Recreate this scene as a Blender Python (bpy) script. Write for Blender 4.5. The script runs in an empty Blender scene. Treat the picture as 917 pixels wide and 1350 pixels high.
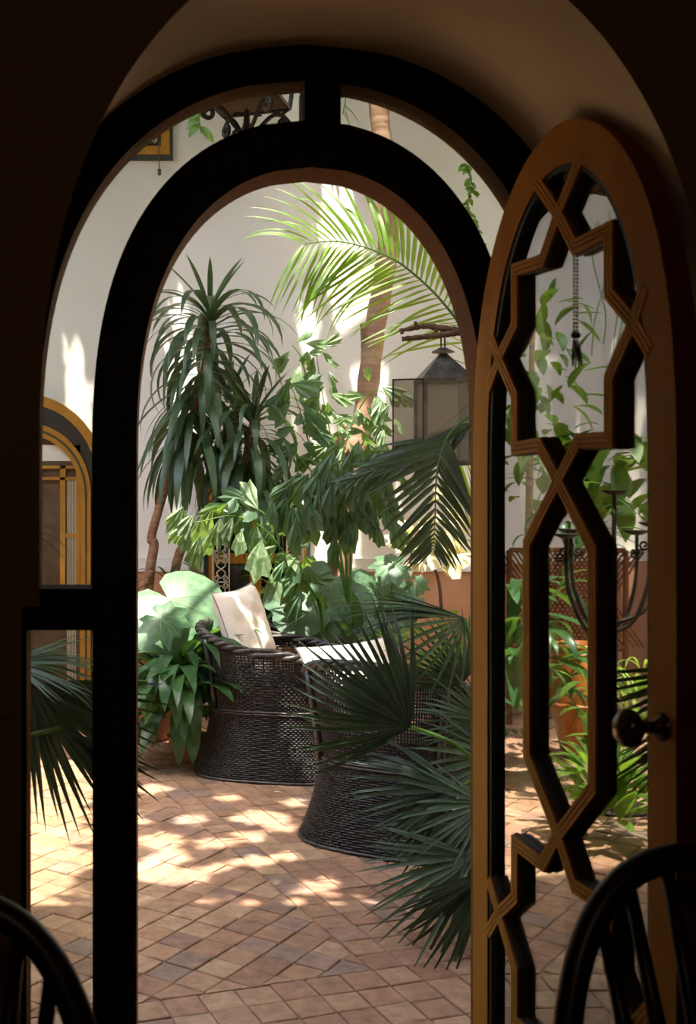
import bpy, math, random
from mathutils import Vector, Matrix
from math import sin, cos, pi, radians, sqrt, atan2
R = random.Random(7)
sc = bpy.context.scene
COL = sc.collection

# ---------------------------------------------------------------- camera, sky, sun, exposure
F, VX, VY, CAMZ = 1500.0, 230.0, 650.0, 1.47
cam = bpy.data.cameras.new('camera'); camo = bpy.data.objects.new('camera', cam); COL.objects.link(camo)
camo.location = (0, 0, CAMZ); camo.rotation_euler = (pi / 2, 0, 0)
cam.sensor_fit = 'VERTICAL'; cam.sensor_height = 36.0; cam.sensor_width = 36.0
cam.lens = 36.0 * F / 1350.0
cam.shift_x = (458.5 - VX) / 1350.0; cam.shift_y = -(675.0 - VY) / 1350.0
cam.clip_start = 0.05; cam.clip_end = 100
cam.dof.use_dof = True; cam.dof.focus_distance = 5.2; cam.dof.aperture_fstop = 7.0
sc.camera = camo
SUN_D = Vector((0.13, 0.27, -1.0)).normalized()
sl = bpy.data.lights.new('sun', 'SUN'); sl.energy = 10.0; sl.angle = radians(0.55); sl.color = (1.0, 0.93, 0.82)
so = bpy.data.objects.new('sun', sl); COL.objects.link(so)
so.rotation_euler = SUN_D.to_track_quat('-Z', 'Y').to_euler(); so.location = (0, 0, 12)
w = bpy.data.worlds.new('world'); sc.world = w; w.use_nodes = True
nt = w.node_tree; sky = nt.nodes.new('ShaderNodeTexSky'); sky.sky_type = 'NISHITA'; sky.sun_disc = False
sky.sun_elevation = radians(72); sky.sun_rotation = radians(200); sky.air_density = 1.2; sky.dust_density = 2.5; sky.ozone_density = 0.7
nt.links.new(sky.outputs[0], nt.nodes['Background'].inputs[0]); nt.nodes['Background'].inputs[1].default_value = 1.02
rl = bpy.data.lights.new('room_fill', 'POINT'); rl.energy = 3.2; rl.color = (1.0, 0.72, 0.48); rl.shadow_soft_size = 0.15  # unseen warm fill, added to lift the dark room and the leaf's edge
rlo = bpy.data.objects.new('room_fill', rl); COL.objects.link(rlo); rlo.location = (-0.3, -1.0, 2.4)
vs = sc.view_settings; vs.view_transform = 'Standard'; vs.look = 'None'; vs.gamma = 1.0; vs.use_curve_mapping = False; vs.exposure = 0.95
sc.cycles.max_bounces = 8; sc.cycles.transparent_max_bounces = 16; sc.cycles.diffuse_bounces = 5; sc.cycles.glossy_bounces = 4
sc.cycles.transmission_bounces = 6; sc.cycles.sample_clamp_indirect = 6.0; sc.cycles.use_denoising = True
sc.cycles.caustics_reflective = False; sc.cycles.caustics_refractive = False

def P(px, py, Y): return Vector(((px - VX) / F * Y, Y, CAMZ - (py - VY) / F * Y))
def GX(px, Y): return (px - VX) / F * Y
def GZ(py, Y): return CAMZ - (py - VY) / F * Y

# the open leaf: hinge line and direction
HG = Vector((0.653, 2.5, 0)); LU = Vector((0.151, -0.9885, 0)).normalized(); LV = Vector((0.9885, 0.151, 0)).normalized()
def MIR(px, py, Y):          # where a thing stands that is seen by reflection in the leaf's glass
    p = P(px, py, Y); q = p - HG; d = q.dot(LV)
    return p - 2 * d * LV
# ---------------------------------------------------------------- materials
def srgb(h):
    c = [int(h[i:i + 2], 16) / 255 for i in (0, 2, 4)]
    return tuple((x / 12.92 if x <= .04045 else ((x + .055) / 1.055) ** 2.4) for x in c) + (1.0,)
def newmat(name):
    m = bpy.data.materials.new(name); m.use_nodes = True
    return m, m.node_tree, m.node_tree.nodes, m.node_tree.links, m.node_tree.nodes['Principled BSDF']
def mat(name, a, b=None, rough=0.6, scale=8.0, detail=4.0, bump=0.0, bscale=None, metal=0.0, spec=0.4, c3=None, wave=None, rnd=0.0, stretch=None, bdist=0.01, lo=0.35, hi=0.65):
    m, t, n, l, p = newmat(name)
    p.inputs['Roughness'].default_value = rough; p.inputs['Metallic'].default_value = metal
    p.inputs['Specular IOR Level'].default_value = spec
    tc = n.new('ShaderNodeTexCoord'); src = tc.outputs['Object']
    if stretch:
        mp = n.new('ShaderNodeMapping'); mp.inputs['Scale'].default_value = stretch; l.new(src, mp.inputs[0]); src = mp.outputs[0]
    ns = n.new('ShaderNodeTexNoise'); ns.inputs['Scale'].default_value = scale; ns.inputs['Detail'].default_value = detail
    l.new(src, ns.inputs['Vector'])
    cr = n.new('ShaderNodeValToRGB'); e = cr.color_ramp.elements
    e[0].position = lo; e[1].position = hi; e[0].color = srgb(a); e[1].color = srgb(b or a)
    if c3:
        x = e.new((lo + hi) / 2); x.color = srgb(c3)
    l.new(ns.outputs['Fac'], cr.inputs[0]); out = cr.outputs[0]
    if rnd:
        oi = n.new('ShaderNodeObjectInfo'); hs = n.new('ShaderNodeHueSaturation'); mr = n.new('ShaderNodeMapRange')
        mr.inputs['To Min'].default_value = 1 - rnd; mr.inputs['To Max'].default_value = 1 + rnd
        l.new(oi.outputs['Random'], mr.inputs['Value']); l.new(mr.outputs[0], hs.inputs['Value']); l.new(out, hs.inputs['Color'])
        mh = n.new('ShaderNodeMapRange'); mh.inputs['To Min'].default_value = 0.5 - rnd * 0.06; mh.inputs['To Max'].default_value = 0.5 + rnd * 0.06
        ml = n.new('ShaderNodeMath'); ml.operation = 'MULTIPLY'; ml.inputs[1].default_value = 7.31
        fr = n.new('ShaderNodeMath'); fr.operation = 'FRACT'
        l.new(oi.outputs['Random'], ml.inputs[0]); l.new(ml.outputs[0], fr.inputs[0]); l.new(fr.outputs[0], mh.inputs['Value']); l.new(mh.outputs[0], hs.inputs['Hue'])
        out = hs.outputs[0]
    l.new(out, p.inputs['Base Color'])
    if bump:
        nb = n.new('ShaderNodeTexNoise'); nb.inputs['Scale'].default_value = bscale or scale * 3; nb.inputs['Detail'].default_value = 5
        l.new(src, nb.inputs['Vector'])
        bp = n.new('ShaderNodeBump'); bp.inputs['Strength'].default_value = bump; bp.inputs['Distance'].default_value = bdist
        l.new(nb.outputs['Fac'], bp.inputs['Height']); l.new(bp.outputs[0], p.inputs['Normal'])
    return m
def leafmat(name, a, b, trans, tfac=0.35, rough=0.38, rnd=0.25, veins=60.0, spec=0.5):
    m, t, n, l, p = newmat(name)
    p.inputs['Roughness'].default_value = rough; p.inputs['Specular IOR Level'].default_value = spec
    tc = n.new('ShaderNodeTexCoord')
    ns = n.new('ShaderNodeTexNoise'); ns.inputs['Scale'].default_value = 9; l.new(tc.outputs['Object'], ns.inputs['Vector'])
    cr = n.new('ShaderNodeValToRGB'); e = cr.color_ramp.elements; e[0].position = .35; e[1].position = .7
    e[0].color = srgb(a); e[1].color = srgb(b); l.new(ns.outputs['Fac'], cr.inputs[0])
    oi = n.new('ShaderNodeObjectInfo'); hs = n.new('ShaderNodeHueSaturation'); mr = n.new('ShaderNodeMapRange')
    mr.inputs['To Min'].default_value = 1 - rnd; mr.inputs['To Max'].default_value = 1 + rnd
    l.new(oi.outputs['Random'], mr.inputs['Value']); l.new(mr.outputs[0], hs.inputs['Value']); l.new(cr.outputs[0], hs.inputs['Color'])
    l.new(hs.outputs[0], p.inputs['Base Color'])
    wv = n.new('ShaderNodeTexWave'); wv.bands_direction = 'X'; wv.inputs['Scale'].default_value = veins; wv.inputs['Distortion'].default_value = 0.6
    l.new(tc.outputs['Object'], wv.inputs['Vector'])
    bp = n.new('ShaderNodeBump'); bp.inputs['Strength'].default_value = .18; bp.inputs['Distance'].default_value = .003
    l.new(wv.outputs['Fac'], bp.inputs['Height']); l.new(bp.outputs[0], p.inputs['Normal'])
    tr = n.new('ShaderNodeBsdfTranslucent'); tr.inputs[0].default_value = srgb(trans)
    mx = n.new('ShaderNodeMixShader'); mx.inputs[0].default_value = tfac
    l.new(p.outputs[0], mx.inputs[1]); l.new(tr.outputs[0], mx.inputs[2]); l.new(mx.outputs[0], n['Material Output'].inputs[0])
    return m
def glassmat(name, ior, tint='F4F6F2', dirt=0.0):
    m, t, n, l, p = newmat(name); n.remove(p)
    tr = n.new('ShaderNodeBsdfTransparent'); tr.inputs[0].default_value = srgb(tint)
    gl = n.new('ShaderNodeBsdfGlossy'); gl.inputs['Roughness'].default_value = 0.012; gl.inputs[0].default_value = (.95, .95, .93, 1)
    lw = n.new('ShaderNodeLayerWeight'); lw.inputs['Blend'].default_value = .5
    pw = n.new('ShaderNodeMath'); pw.operation = 'POWER'; pw.inputs[1].default_value = ior[2]; l.new(lw.outputs['Facing'], pw.inputs[0])
    fr = n.new('ShaderNodeMath'); fr.operation = 'MULTIPLY_ADD'; fr.inputs[1].default_value = ior[1]; fr.inputs[2].default_value = ior[0]; fr.use_clamp = True; l.new(pw.outputs[0], fr.inputs[0])
    mx = n.new('ShaderNodeMixShader'); l.new(fr.outputs[0], mx.inputs[0]); l.new(tr.outputs[0], mx.inputs[1]); l.new(gl.outputs[0], mx.inputs[2])
    out = mx.outputs[0]
    if dirt:
        df = n.new('ShaderNodeBsdfDiffuse'); df.inputs[0].default_value = srgb('B9B2A2')
        tc = n.new('ShaderNodeTexCoord'); ns = n.new('ShaderNodeTexNoise'); ns.inputs['Scale'].default_value = 14; ns.inputs['Detail'].default_value = 6
        l.new(tc.outputs['Object'], ns.inputs['Vector'])
        mr = n.new('ShaderNodeMapRange'); mr.inputs['From Min'].default_value = .4; mr.inputs['From Max'].default_value = .75; mr.inputs['To Min'].default_value = dirt * .4; mr.inputs['To Max'].default_value = dirt
        l.new(ns.outputs['Fac'], mr.inputs[0]); m2 = n.new('ShaderNodeMixShader'); l.new(mr.outputs[0], m2.inputs[0]); l.new(out, m2.inputs[1]); l.new(df.outputs[0], m2.inputs[2]); out = m2.outputs[0]
    l.new(out, n['Material Output'].inputs[0])
    return m
M = {}
M['plaster'] = mat('white_plaster', 'E9E3D7', 'F0EBE0', rough=.9, scale=1.2, bump=.12, bscale=18, spec=.1)
M['plaster_in'] = mat('old_cream_plaster', 'CDBBA0', 'D6C5AB', rough=.9, scale=1.6, bump=.15, bscale=12, spec=.1)
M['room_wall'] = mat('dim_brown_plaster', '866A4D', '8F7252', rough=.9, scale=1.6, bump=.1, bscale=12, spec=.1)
M['tadelakt'] = mat('terracotta_plaster', 'A97759', 'C29373', rough=.75, scale=2.2, bump=.2, bscale=25, spec=.2, c3='B78465', lo=.3, hi=.7)
M['ledge'] = mat('ledge_plaster', 'D8D3CA', 'E2DED4', rough=.85, scale=3, spec=.1)
M['ochre'] = mat('ochre_painted_wood', 'AA7228', 'BA8232', spec=.12, rough=.65, scale=5, bump=.1, bscale=40, stretch=(2, 2, .5))
M['ochre2'] = mat('golden_painted_wood', 'B07A2C', 'C08A38', spec=.12, rough=.65, scale=5, bump=.1, bscale=40)
M['reveal'] = mat('brown_ochre_wood', '5E3A17', '6E451C', spec=.1, rough=.7, scale=5)
M['maroon'] = mat('dark_maroon_wood', '6B3020', '7C3A29', rough=.5, scale=8)
M['olive'] = mat('dark_green_line_paint', '2F3527', '3A3F30', rough=.5, scale=8)
M['blackwood'] = mat('shade_black_wood', '120C08', '1B120C', spec=.1, rough=.7, scale=10, bump=.1, bscale=60, stretch=(3, 3, .4))  # frame's room face: its shade is put into the colour as black
M['iron'] = mat('dark_wrought_iron', '2A2420', '3B322B', rough=.5, scale=30, metal=.6, bump=.2, bscale=90)
M['rust'] = mat('brown_tin', '54402F', '6E543E', rough=.6, scale=14, metal=.3)
M['whiteiron'] = mat('cream_painted_iron', 'D6CBB4', 'E4DAC4', rough=.5, scale=20)
M['tin'] = mat('aged_grey_tin', '4A4744', '77736E', rough=.45, scale=16, metal=.7, bump=.1)
M['wicker'] = mat('dark_brown_wicker', '1F1C1B', '353130', rough=.42, scale=40, bump=.15, bscale=160, spec=.45)
M['wickerrim'] = mat('grey_black_wicker', '2C2826', '47423D', rough=.4, scale=40, spec=.5)
M['pole'] = mat('black_cane_pole', '1E1B1B', '2B2727', rough=.3, scale=20, spec=.6)
M['linen'] = mat('cream_linen', 'E6DACB', 'F0E6DA', rough=.9, scale=4, bump=.35, bscale=9, spec=.1, bdist=.02)
M['piping'] = mat('grey_piping', '8C857E', '9A938B', rough=.9)
M['terracotta'] = mat('terracotta_pot', '9A6548', 'B98467', rough=.75, scale=7, bump=.15)
M['jar'] = mat('ochre_glazed_clay', '9A5A22', 'BC7A35', rough=.4, scale=3.5, bump=.1, stretch=(3, 3, .6), c3='84481B', lo=.3, hi=.7)
M['soil'] = mat('dark_soil', '2C2119', '40301F', rough=.95, scale=30, bump=.6)
M['bark'] = mat('smooth_tan_bark', '8E6C54', 'AD8A70', rough=.7, scale=5, bump=.4, bscale=8, stretch=(1, 1, 5), c3='9D7A60')
M['cane'] = mat('ringed_brown_bark', '7C5640', '9A7256', rough=.7, scale=6, bump=.9, bscale=9, stretch=(1, 1, 8))
M['twig'] = mat('brown_twig', '4F3A2C', '70523C', rough=.8, scale=20, bump=.5)
M['glass'] = glassmat('window_glass', (.03, .8, 4.0))
M['leafglass'] = glassmat('old_reflective_glass', (.08, 1.3, 2.5), 'C4C8BA')
M['lanternglass'] = glassmat('dusty_lantern_glass', (.06, .8, 3.0), 'D9D6CC', dirt=.28)
M['darkglass'] = mat('dark_window_glass', '0C0B0A', '14120F', rough=.08, spec=.6)
M['knob'] = mat('dark_brass_knob', '4A3A2E', '5E4938', rough=.25, metal=.6, spec=.6)
M['brass'] = mat('old_brass', '8A7440', 'A38B50', rough=.35, metal=.7)
M['chairwood'] = mat('dark_varnished_wood', '1B0F09', '26150D', rough=.35, scale=10, stretch=(3, 3, .4))
M['grout'] = mat('sandy_mortar', '6E5443', '866A54', rough=.95, scale=14, bump=.3)
M['roomfloor'] = mat('dark_room_tiles', '5A3A28', '6B4733', rough=.6, scale=5)
M['lattice'] = mat('brown_lattice_wood', '6E452B', '85573A', rough=.7, scale=8)
M['dracaena'] = leafmat('dark_strap_leaf', '334B31', '475F42', '7F9C4A', .18, .34)
M['aspid'] = leafmat('broad_dark_leaf', '27492A', '3E6538', '77A53A', .22, .3, veins=35)
M['big'] = leafmat('large_grey_green_leaf', '34533A', '527250', '86AC4A', .25, .4, veins=14, rnd=.12)
M['big_sunlit'] = leafmat('waxy_sunlit_leaf', '4A6B4C', '6C8A66', '86A85C', .2, .35, veins=14, rnd=.1)  # waxy leaf, with sunlight put into this lighter copy's colour
M['vein'] = leafmat('pale_leaf_vein', '8DA878', 'A5BC8C', 'B5CF6A', .25, .5)
M['fish'] = leafmat('fishtail_leaf', '3C5640', '5A7456', '94BE42', .28, .4)
M['fish_sunlit'] = leafmat('sunlit_fishtail_leaf', '587048', '8CA07C', '9DBE55', .28, .35)  # lighter copy of the fishtail leaf, sunlight put into its colour
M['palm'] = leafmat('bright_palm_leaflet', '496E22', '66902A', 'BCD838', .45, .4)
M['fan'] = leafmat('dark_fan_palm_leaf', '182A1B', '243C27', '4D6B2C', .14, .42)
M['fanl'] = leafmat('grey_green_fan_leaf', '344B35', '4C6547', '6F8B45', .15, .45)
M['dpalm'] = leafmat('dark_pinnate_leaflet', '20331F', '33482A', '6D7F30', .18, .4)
M['grassy'] = leafmat('light_green_strap', '6F9A38', '9FC35A', 'C3E050', .4, .4)
M['croton'] = leafmat('cream_and_yellow_leaf', 'E3DDB0', 'F0EBD2', 'F2E46A', .35, .5)
M['bush'] = leafmat('mid_green_leaf', '3C5E24', '5E8232', 'A5CC3F', .35, .4)
M['canopy'] = leafmat('canopy_leaf', '30502A', '48703A', '86AE3C', .12, .5)
# tile material: one colour per tile
def tilemat():
    m, t, n, l, p = newmat('worn_terracotta_tile'); p.inputs['Roughness'].default_value = .8; p.inputs['Specular IOR Level'].default_value = .25
    oi = n.new('ShaderNodeObjectInfo'); at = n.new('ShaderNodeAttribute'); at.attribute_name = 'tone'
    ad = n.new('ShaderNodeMath'); ad.operation = 'ADD'; l.new(oi.outputs['Random'], ad.inputs[0]); l.new(at.outputs['Fac'], ad.inputs[1])
    fr = n.new('ShaderNodeMath'); fr.operation = 'FRACT'; l.new(ad.outputs[0], fr.inputs[0])
    cr = n.new('ShaderNodeValToRGB'); e = cr.color_ramp.elements; cr.color_ramp.interpolation = 'LINEAR'
    e[0].position = 0; e[0].color = srgb('96735C'); e[1].position = 1; e[1].color = srgb('8F6A54')
    for q, c in ((.2, 'A9876C'), (.4, '9F7B61'), (.55, 'B09176'), (.7, '99745C'), (.82, 'A27C67'), (.92, '8C7669')):
        x = e.new(q); x.color = srgb(c)
    l.new(fr.outputs[0], cr.inputs[0])
    g = n.new('ShaderNodeNewGeometry'); ns = n.new('ShaderNodeTexNoise'); ns.inputs['Scale'].default_value = 16; ns.inputs['Detail'].default_value = 8; ns.inputs['Roughness'].default_value = .65
    l.new(g.outputs['Position'], ns.inputs['Vector'])
    hs = n.new('ShaderNodeHueSaturation'); mr = n.new('ShaderNodeMapRange'); mr.inputs['From Min'].default_value = .3; mr.inputs['From Max'].default_value = .7
    mr.inputs['To Min'].default_value = .58; mr.inputs['To Max'].default_value = 1.18; l.new(ns.outputs['Fac'], mr.inputs[0]); l.new(mr.outputs[0], hs.inputs['Value']); l.new(cr.outputs[0], hs.inputs['Color'])
    l.new(hs.outputs[0], p.inputs['Base Color'])
    bp = n.new('ShaderNodeBump'); bp.inputs['Strength'].default_value = .35; bp.inputs['Distance'].default_value = .004; l.new(ns.outputs['Fac'], bp.inputs['Height']); l.new(bp.outputs[0], p.inputs['Normal'])
    return m
M['tile'] = tilemat()

# ---------------------------------------------------------------- mesh builder and linking
class MB:
    def __init__(s): s.v = []; s.f = []; s.m = []
    def add(s, vs, fs, mi=0):
        o = len(s.v); s.v += [tuple(x) for x in vs]
        for f in fs: s.f.append(tuple(i + o for i in f)); s.m.append(mi)
    def box(s, a, b, mi=0):
        x0, y0, z0 = a; x1, y1, z1 = b
        vs = [(x0, y0, z0), (x1, y0, z0), (x1, y1, z0), (x0, y1, z0), (x0, y0, z1), (x1, y0, z1), (x1, y1, z1), (x0, y1, z1)]
        s.add(vs, [(0, 3, 2, 1), (4, 5, 6, 7), (0, 1, 5, 4), (1, 2, 6, 5), (2, 3, 7, 6), (3, 0, 4, 7)], mi)
    def tube(s, pts, r, n=6, mi=0, caps=True, flat=1.0):
        pts = [Vector(p) for p in pts]; k = len(pts)
        rs = r if isinstance(r, (list, tuple)) else [r] * k
        t0 = (pts[1] - pts[0]).normalized(); ref = Vector((0, 0, 1)) if abs(t0.z) < .9 else Vector((1, 0, 0))
        nrm = t0.cross(ref).normalized(); vs = []
        for i, p in enumerate(pts):
            t = (pts[min(i + 1, k - 1)] - pts[max(i - 1, 0)])
            if t.length < 1e-9: t = t0.copy()
            t.normalize(); nrm = (nrm - t * nrm.dot(t))
            if nrm.length < 1e-6: nrm = t.orthogonal()
            nrm.normalize(); b = t.cross(nrm)
            for j in range(n):
                a = 2 * pi * j / n; vs.append(p + nrm * cos(a) * rs[i] + b * sin(a) * rs[i] * flat)
        fs = [(i * n + j, i * n + (j + 1) % n, (i + 1) * n + (j + 1) % n, (i + 1) * n + j) for i in range(k - 1) for j in range(n)]
        if caps: fs += [tuple(range(n))[::-1], tuple((k - 1) * n + j for j in range(n))]
        s.add(vs, fs, mi)
    def lathe(s, prof, c=(0, 0, 0), n=24, mi=0):
        vs = [(c[0] + r * cos(2 * pi * j / n), c[1] + r * sin(2 * pi * j / n), c[2] + z) for r, z in prof for j in range(n)]
        s.add(vs, [(i * n + j, i * n + (j + 1) % n, (i + 1) * n + (j + 1) % n, (i + 1) * n + j) for i in range(len(prof) - 1) for j in range(n)], mi)
    def prism(s, poly, y0, y1, mi=0, side=None):      # poly in x,z
        n = len(poly); vs = [(x, y0, z) for x, z in poly] + [(x, y1, z) for x, z in poly]
        s.add(vs, [tuple(range(n)), tuple(range(n, 2 * n))[::-1]], mi)
        s.add(vs, [(i, (i + 1) % n, n + (i + 1) % n, n + i) for i in range(n)], mi if side is None else side)
    def band(s, a, b, y0, y1, mi=0, ms=None, closed=False):  # ring between two x,z outlines of equal length
        n = len(a); ms = mi if ms is None else ms
        vs = [(x, y0, z) for x, z in a] + [(x, y0, z) for x, z in b] + [(x, y1, z) for x, z in a] + [(x, y1, z) for x, z in b]
        R_ = range(n if closed else n - 1); k = lambda i: (i + 1) % n
        s.add(vs, [(i, k(i), n + k(i), n + i) for i in R_], mi)
        s.add(vs, [(2 * n + i, 3 * n + i, 3 * n + k(i), 2 * n + k(i)) for i in R_], ms)
        s.add(vs, [(i, 2 * n + i, 2 * n + k(i), k(i)) for i in R_], ms)
        s.add(vs, [(n + i, n + k(i), 3 * n + k(i), 3 * n + i) for i in R_], ms)
        if not closed: s.add(vs, [(0, n, 3 * n, 2 * n), (n - 1, 3 * n - 1, 4 * n - 1, 2 * n - 1)], ms)
    def mesh(s, name, mats, smooth=False):
        me = bpy.data.meshes.new(name); me.from_pydata(s.v, [], s.f)
        for m in (mats if isinstance(mats, (list, tuple)) else [mats]): me.materials.append(m)
        me.polygons.foreach_set('material_index', s.m)
        if smooth: me.polygons.foreach_set('use_smooth', [True] * len(s.f))
        me.update(); return me
W = {}
def link(name, data, parent=None, M_=None):
    o = bpy.data.objects.new(name, data); COL.objects.link(o); M_ = M_ or Matrix.Identity(4)
    W[o.name] = M_
    if parent is not None:
        o.parent = parent; o.matrix_local = W[parent.name].inverted() @ M_
    else: o.matrix_local = M_
    return o
def tag(o, label=None, cat=None, group=None, kind=None):
    for k, v in (('label', label), ('category', cat), ('group', group), ('kind', kind)):
        if v: o[k] = v
    return o
def thing(name, label, cat, loc, group=None, rz=0.0):
    return tag(link(name, None, None, Matrix.Translation(Vector(loc)) @ Matrix.Rotation(rz, 4, 'Z')), label, cat, group)
def obj(name, mb, m, parent=None, smooth=False, M_=None):
    """mesh written in world coordinates (or in M_); the origin sits on the parent's"""
    if M_ is None and parent is not None:
        M_ = W[parent.name]; inv = M_.inverted()
        mb.v = [tuple(inv @ Vector(v)) for v in mb.v]
    return link(name, mb.mesh(name, m, smooth), parent, M_)
def loc_obj(name, mb, m, parent, smooth=False):       # mesh written in the parent's own coordinates
    return link(name, mb.mesh(name, m, smooth), parent, W[parent.name])
def single(name, mb, m, label, cat, loc, group=None, smooth=False):
    inv = Vector(loc); mb.v = [tuple(Vector(v) - inv) for v in mb.v]
    return tag(link(name, mb.mesh(name, m, smooth), None, Matrix.Translation(inv)), label, cat, group)
def struct(name, mb, m, smooth=False):
    return tag(link(name, mb.mesh(name, m, smooth)), kind='structure')
def spline(pts, n):
    pts = [Vector(p) for p in pts]; k = len(pts); out = []
    for i in range(n):
        t = i / (n - 1) * (k - 1); j = min(int(t), k - 2); f = t - j
        p0 = pts[max(j - 1, 0)]; p1 = pts[j]; p2 = pts[j + 1]; p3 = pts[min(j + 2, k - 1)]
        out.append(.5 * ((2 * p1) + (p2 - p0) * f + (2 * p0 - 5 * p1 + 4 * p2 - p3) * f * f + (3 * p1 - p0 - 3 * p2 + p3) * f ** 3))
    return out
def interp(tab, x):
    if x <= tab[0][0]: return tab[0][1]
    for (a, b), (c, d) in zip(tab, tab[1:]):
        if x <= c: return b + (d - b) * (x - a) / (c - a)
    return tab[-1][1]

# ================================================================ THE SETTING
YB = 8.0            # back wall of the courtyard
YF, YN = 2.6, 1.8   # glazed surround (far face) and room face of the thick wall
def arch(cx, tab, Y, n=40, bottom=0.0, step=None):
    """outline left foot -> apex -> right foot in x,z; tab = [(py, halfwidth px)] top first"""
    top = tab[0][0]; last = tab[-1][0]; k = len(tab)
    L = []
    for i in range(n + 1):
        t = (i / n) ** 1.8; py = top + (last - top) * t
        L.append((interp(tab, py), py))
    left = [(GX(cx - w_, Y), GZ(py, Y)) for w_, py in L]; right = [(GX(cx + w_, Y), GZ(py, Y)) for w_, py in L]
    a0, a1 = [(left[-1][0], bottom)], [(right[-1][0], bottom)]
    if step:
        zs = GZ(step[0], Y); xa, xb = GX(cx - step[1], Y), GX(cx + step[1], Y)
        a0 = [(xa, bottom), (xa, zs), (left[-1][0], zs)]; a1 = [(right[-1][0], zs), (xb, zs), (xb, bottom)]
    return a0 + left[::-1][:-1] + right + a1
def sup(y0, W_, y1=620, p=2.7, q=2.1):
    out = []
    for i in range(81):
        y = y0 + (y1 - y0) * i / 80; t = (y1 - y) / (y1 - y0); out.append((y, W_ * max(0, 1 - t ** p) ** (1 / q)))
    return out + [(770, W_)]
def arc_tab(base, n=24):   # smooth the hand-read half widths
    top, last = base[0][0], base[-1][0]; q = []
    pts = [Vector((w_, py, 0)) for py, w_ in base]
    s_ = spline(pts, 60)
    return [(v.y, max(v.x, 0)) for v in s_]
T_open = sup(240, 219)
T_in_out = sup(172, 274)
T_out_in = sup(121, 338)
T_out_out = sup(62, 402)
CX = 398
o_open = arch(CX + 3, T_open, YF, step=(826, 219.2)); o_io = arch(CX, T_in_out, 2.55, step=(826, 273)); o_oi = arch(CX - 5, T_out_in, 2.55, step=(826, 353)); o_oo = arch(CX, T_out_out, 2.5, step=(826, 402.5))
SL = lambda n_, s_=0: None
# glazed surround
win = tag(link('window_1', None, None, Matrix.Translation((GX(CX, 2.55), 2.55, 0))), 'fixed black arched glazed surround around the open doorway', kind='structure')
y0, y1 = 2.48, 2.60
b = MB(); b.band(o_io, o_open, y0, y1, 0, 1); obj('inner_frame', b, [M['blackwood'], M['reveal']], win)
b = MB(); b.band(o_oo, o_oi, y0, 2.56, 0, 1); obj('outer_frame', b, [M['blackwood'], M['reveal']], win)
b = MB(); b.box((GX(397, 2.55), y0, GZ(176, 2.55)), (GX(443, 2.55), y1, GZ(118, 2.55))); obj('mullion', b, M['blackwood'], win)
for xa, xb in ((28, 126), (670, 790)):
    b = MB(); b.box((GX(xa, 2.55), y0, GZ(826, 2.55)), (GX(xb, 2.55), y1, GZ(773, 2.55))); obj('transom', b, M['blackwood'], win)
n_ = len(o_io); half = n_ // 2
def paneband(i0, i1):
    b = MB(); A = o_io[i0:i1]; B = o_oi[i0:i1]; b.band(A, B, 2.535, 2.539); return b
obj('pane', paneband(0, half + 1), M['glass'], win); obj('pane', paneband(half, n_), M['glass'], win)
b = MB(); b.box((GX(62, 2.55), y0, .0), (GX(128, 2.55), y1, .12)); obj('bottom_rail', b, M['blackwood'], win)

# thick wall: room face with the near arch, soffit, courtyard face
T_near = []
for i in range(30):
    f = i / 29; py = -102 + f * 682; yy = (580 - py) / 682
    T_near.append((py, 447 * max(0, 1 - yy ** 2.25) ** .49))
T_near.append((790, 447))
def resample(poly, n):
    L = [0]
    for a, c in zip(poly, poly[1:]): L.append(L[-1] + sqrt((a[0] - c[0]) ** 2 + (a[1] - c[1]) ** 2))
    out = []; j = 0
    for i in range(n):
        d = L[-1] * i / (n - 1)
        while j < len(L) - 2 and L[j + 1] < d: j += 1
        f = 0 if L[j + 1] == L[j] else (d - L[j]) / (L[j + 1] - L[j])
        out.append((poly[j][0] + (poly[j + 1][0] - poly[j][0]) * f, poly[j][1] + (poly[j + 1][1] - poly[j][1]) * f))
    return out
on = o_near = arch(499, T_near, YN, 30, step=(800, 471))
o_oo30 = arch(CX, T_out_out, 2.5, 30, step=(800, 402.5))
ob = o_oo30
cxb = GX(CX, 2.5); ob = [(cxb + (x - cxb) * (1.0 if z > 1.6 else 1.0), z) for x, z in ob]
def wallhole(mb, hole, y, x0, x1, ztop, mi=0):
    """fan between the hole outline and a rectangle"""
    cx = (hole[0][0] + hole[-1][0]) / 2; cz = 0.0
    out = []
    for x, z in hole:
        dx, dz = x - cx, z - cz; c = []
        if dx < 0: c.append((x0 - cx) / dx)
        if dx > 0: c.append((x1 - cx) / dx)
        if dz > 1e-6: c.append((ztop - cz) / dz)
        t = min(q for q in c if q > 0); out.append((cx + dx * t, cz + dz * t))
    # corners
    n = len(hole); vs = [(x, y, z) for x, z in hole] + [(x, y, z) for x, z in out]
    mb.add(vs, [(i, i + 1, n + i + 1, n + i) for i in range(n - 1)], mi)
    for i in range(n - 1):
        a, c = out[i], out[i + 1]
        if abs(a[0] - c[0]) > 1e-6 and abs(a[1] - c[1]) > 1e-6:
            cor = (a[0] if abs(a[0] - x0) < 1e-6 or abs(a[0] - x1) < 1e-6 else c[0], ztop)
            mb.add([(a[0], y, a[1]), (cor[0], y, cor[1]), (c[0], y, c[1])], [(0, 1, 2)], mi)
ROOMH = 3.3
b = MB(); wallhole(b, on, YN, -3.2, 3.4, ROOMH); w1 = struct('wall_front', b, M['room_wall'])
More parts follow.
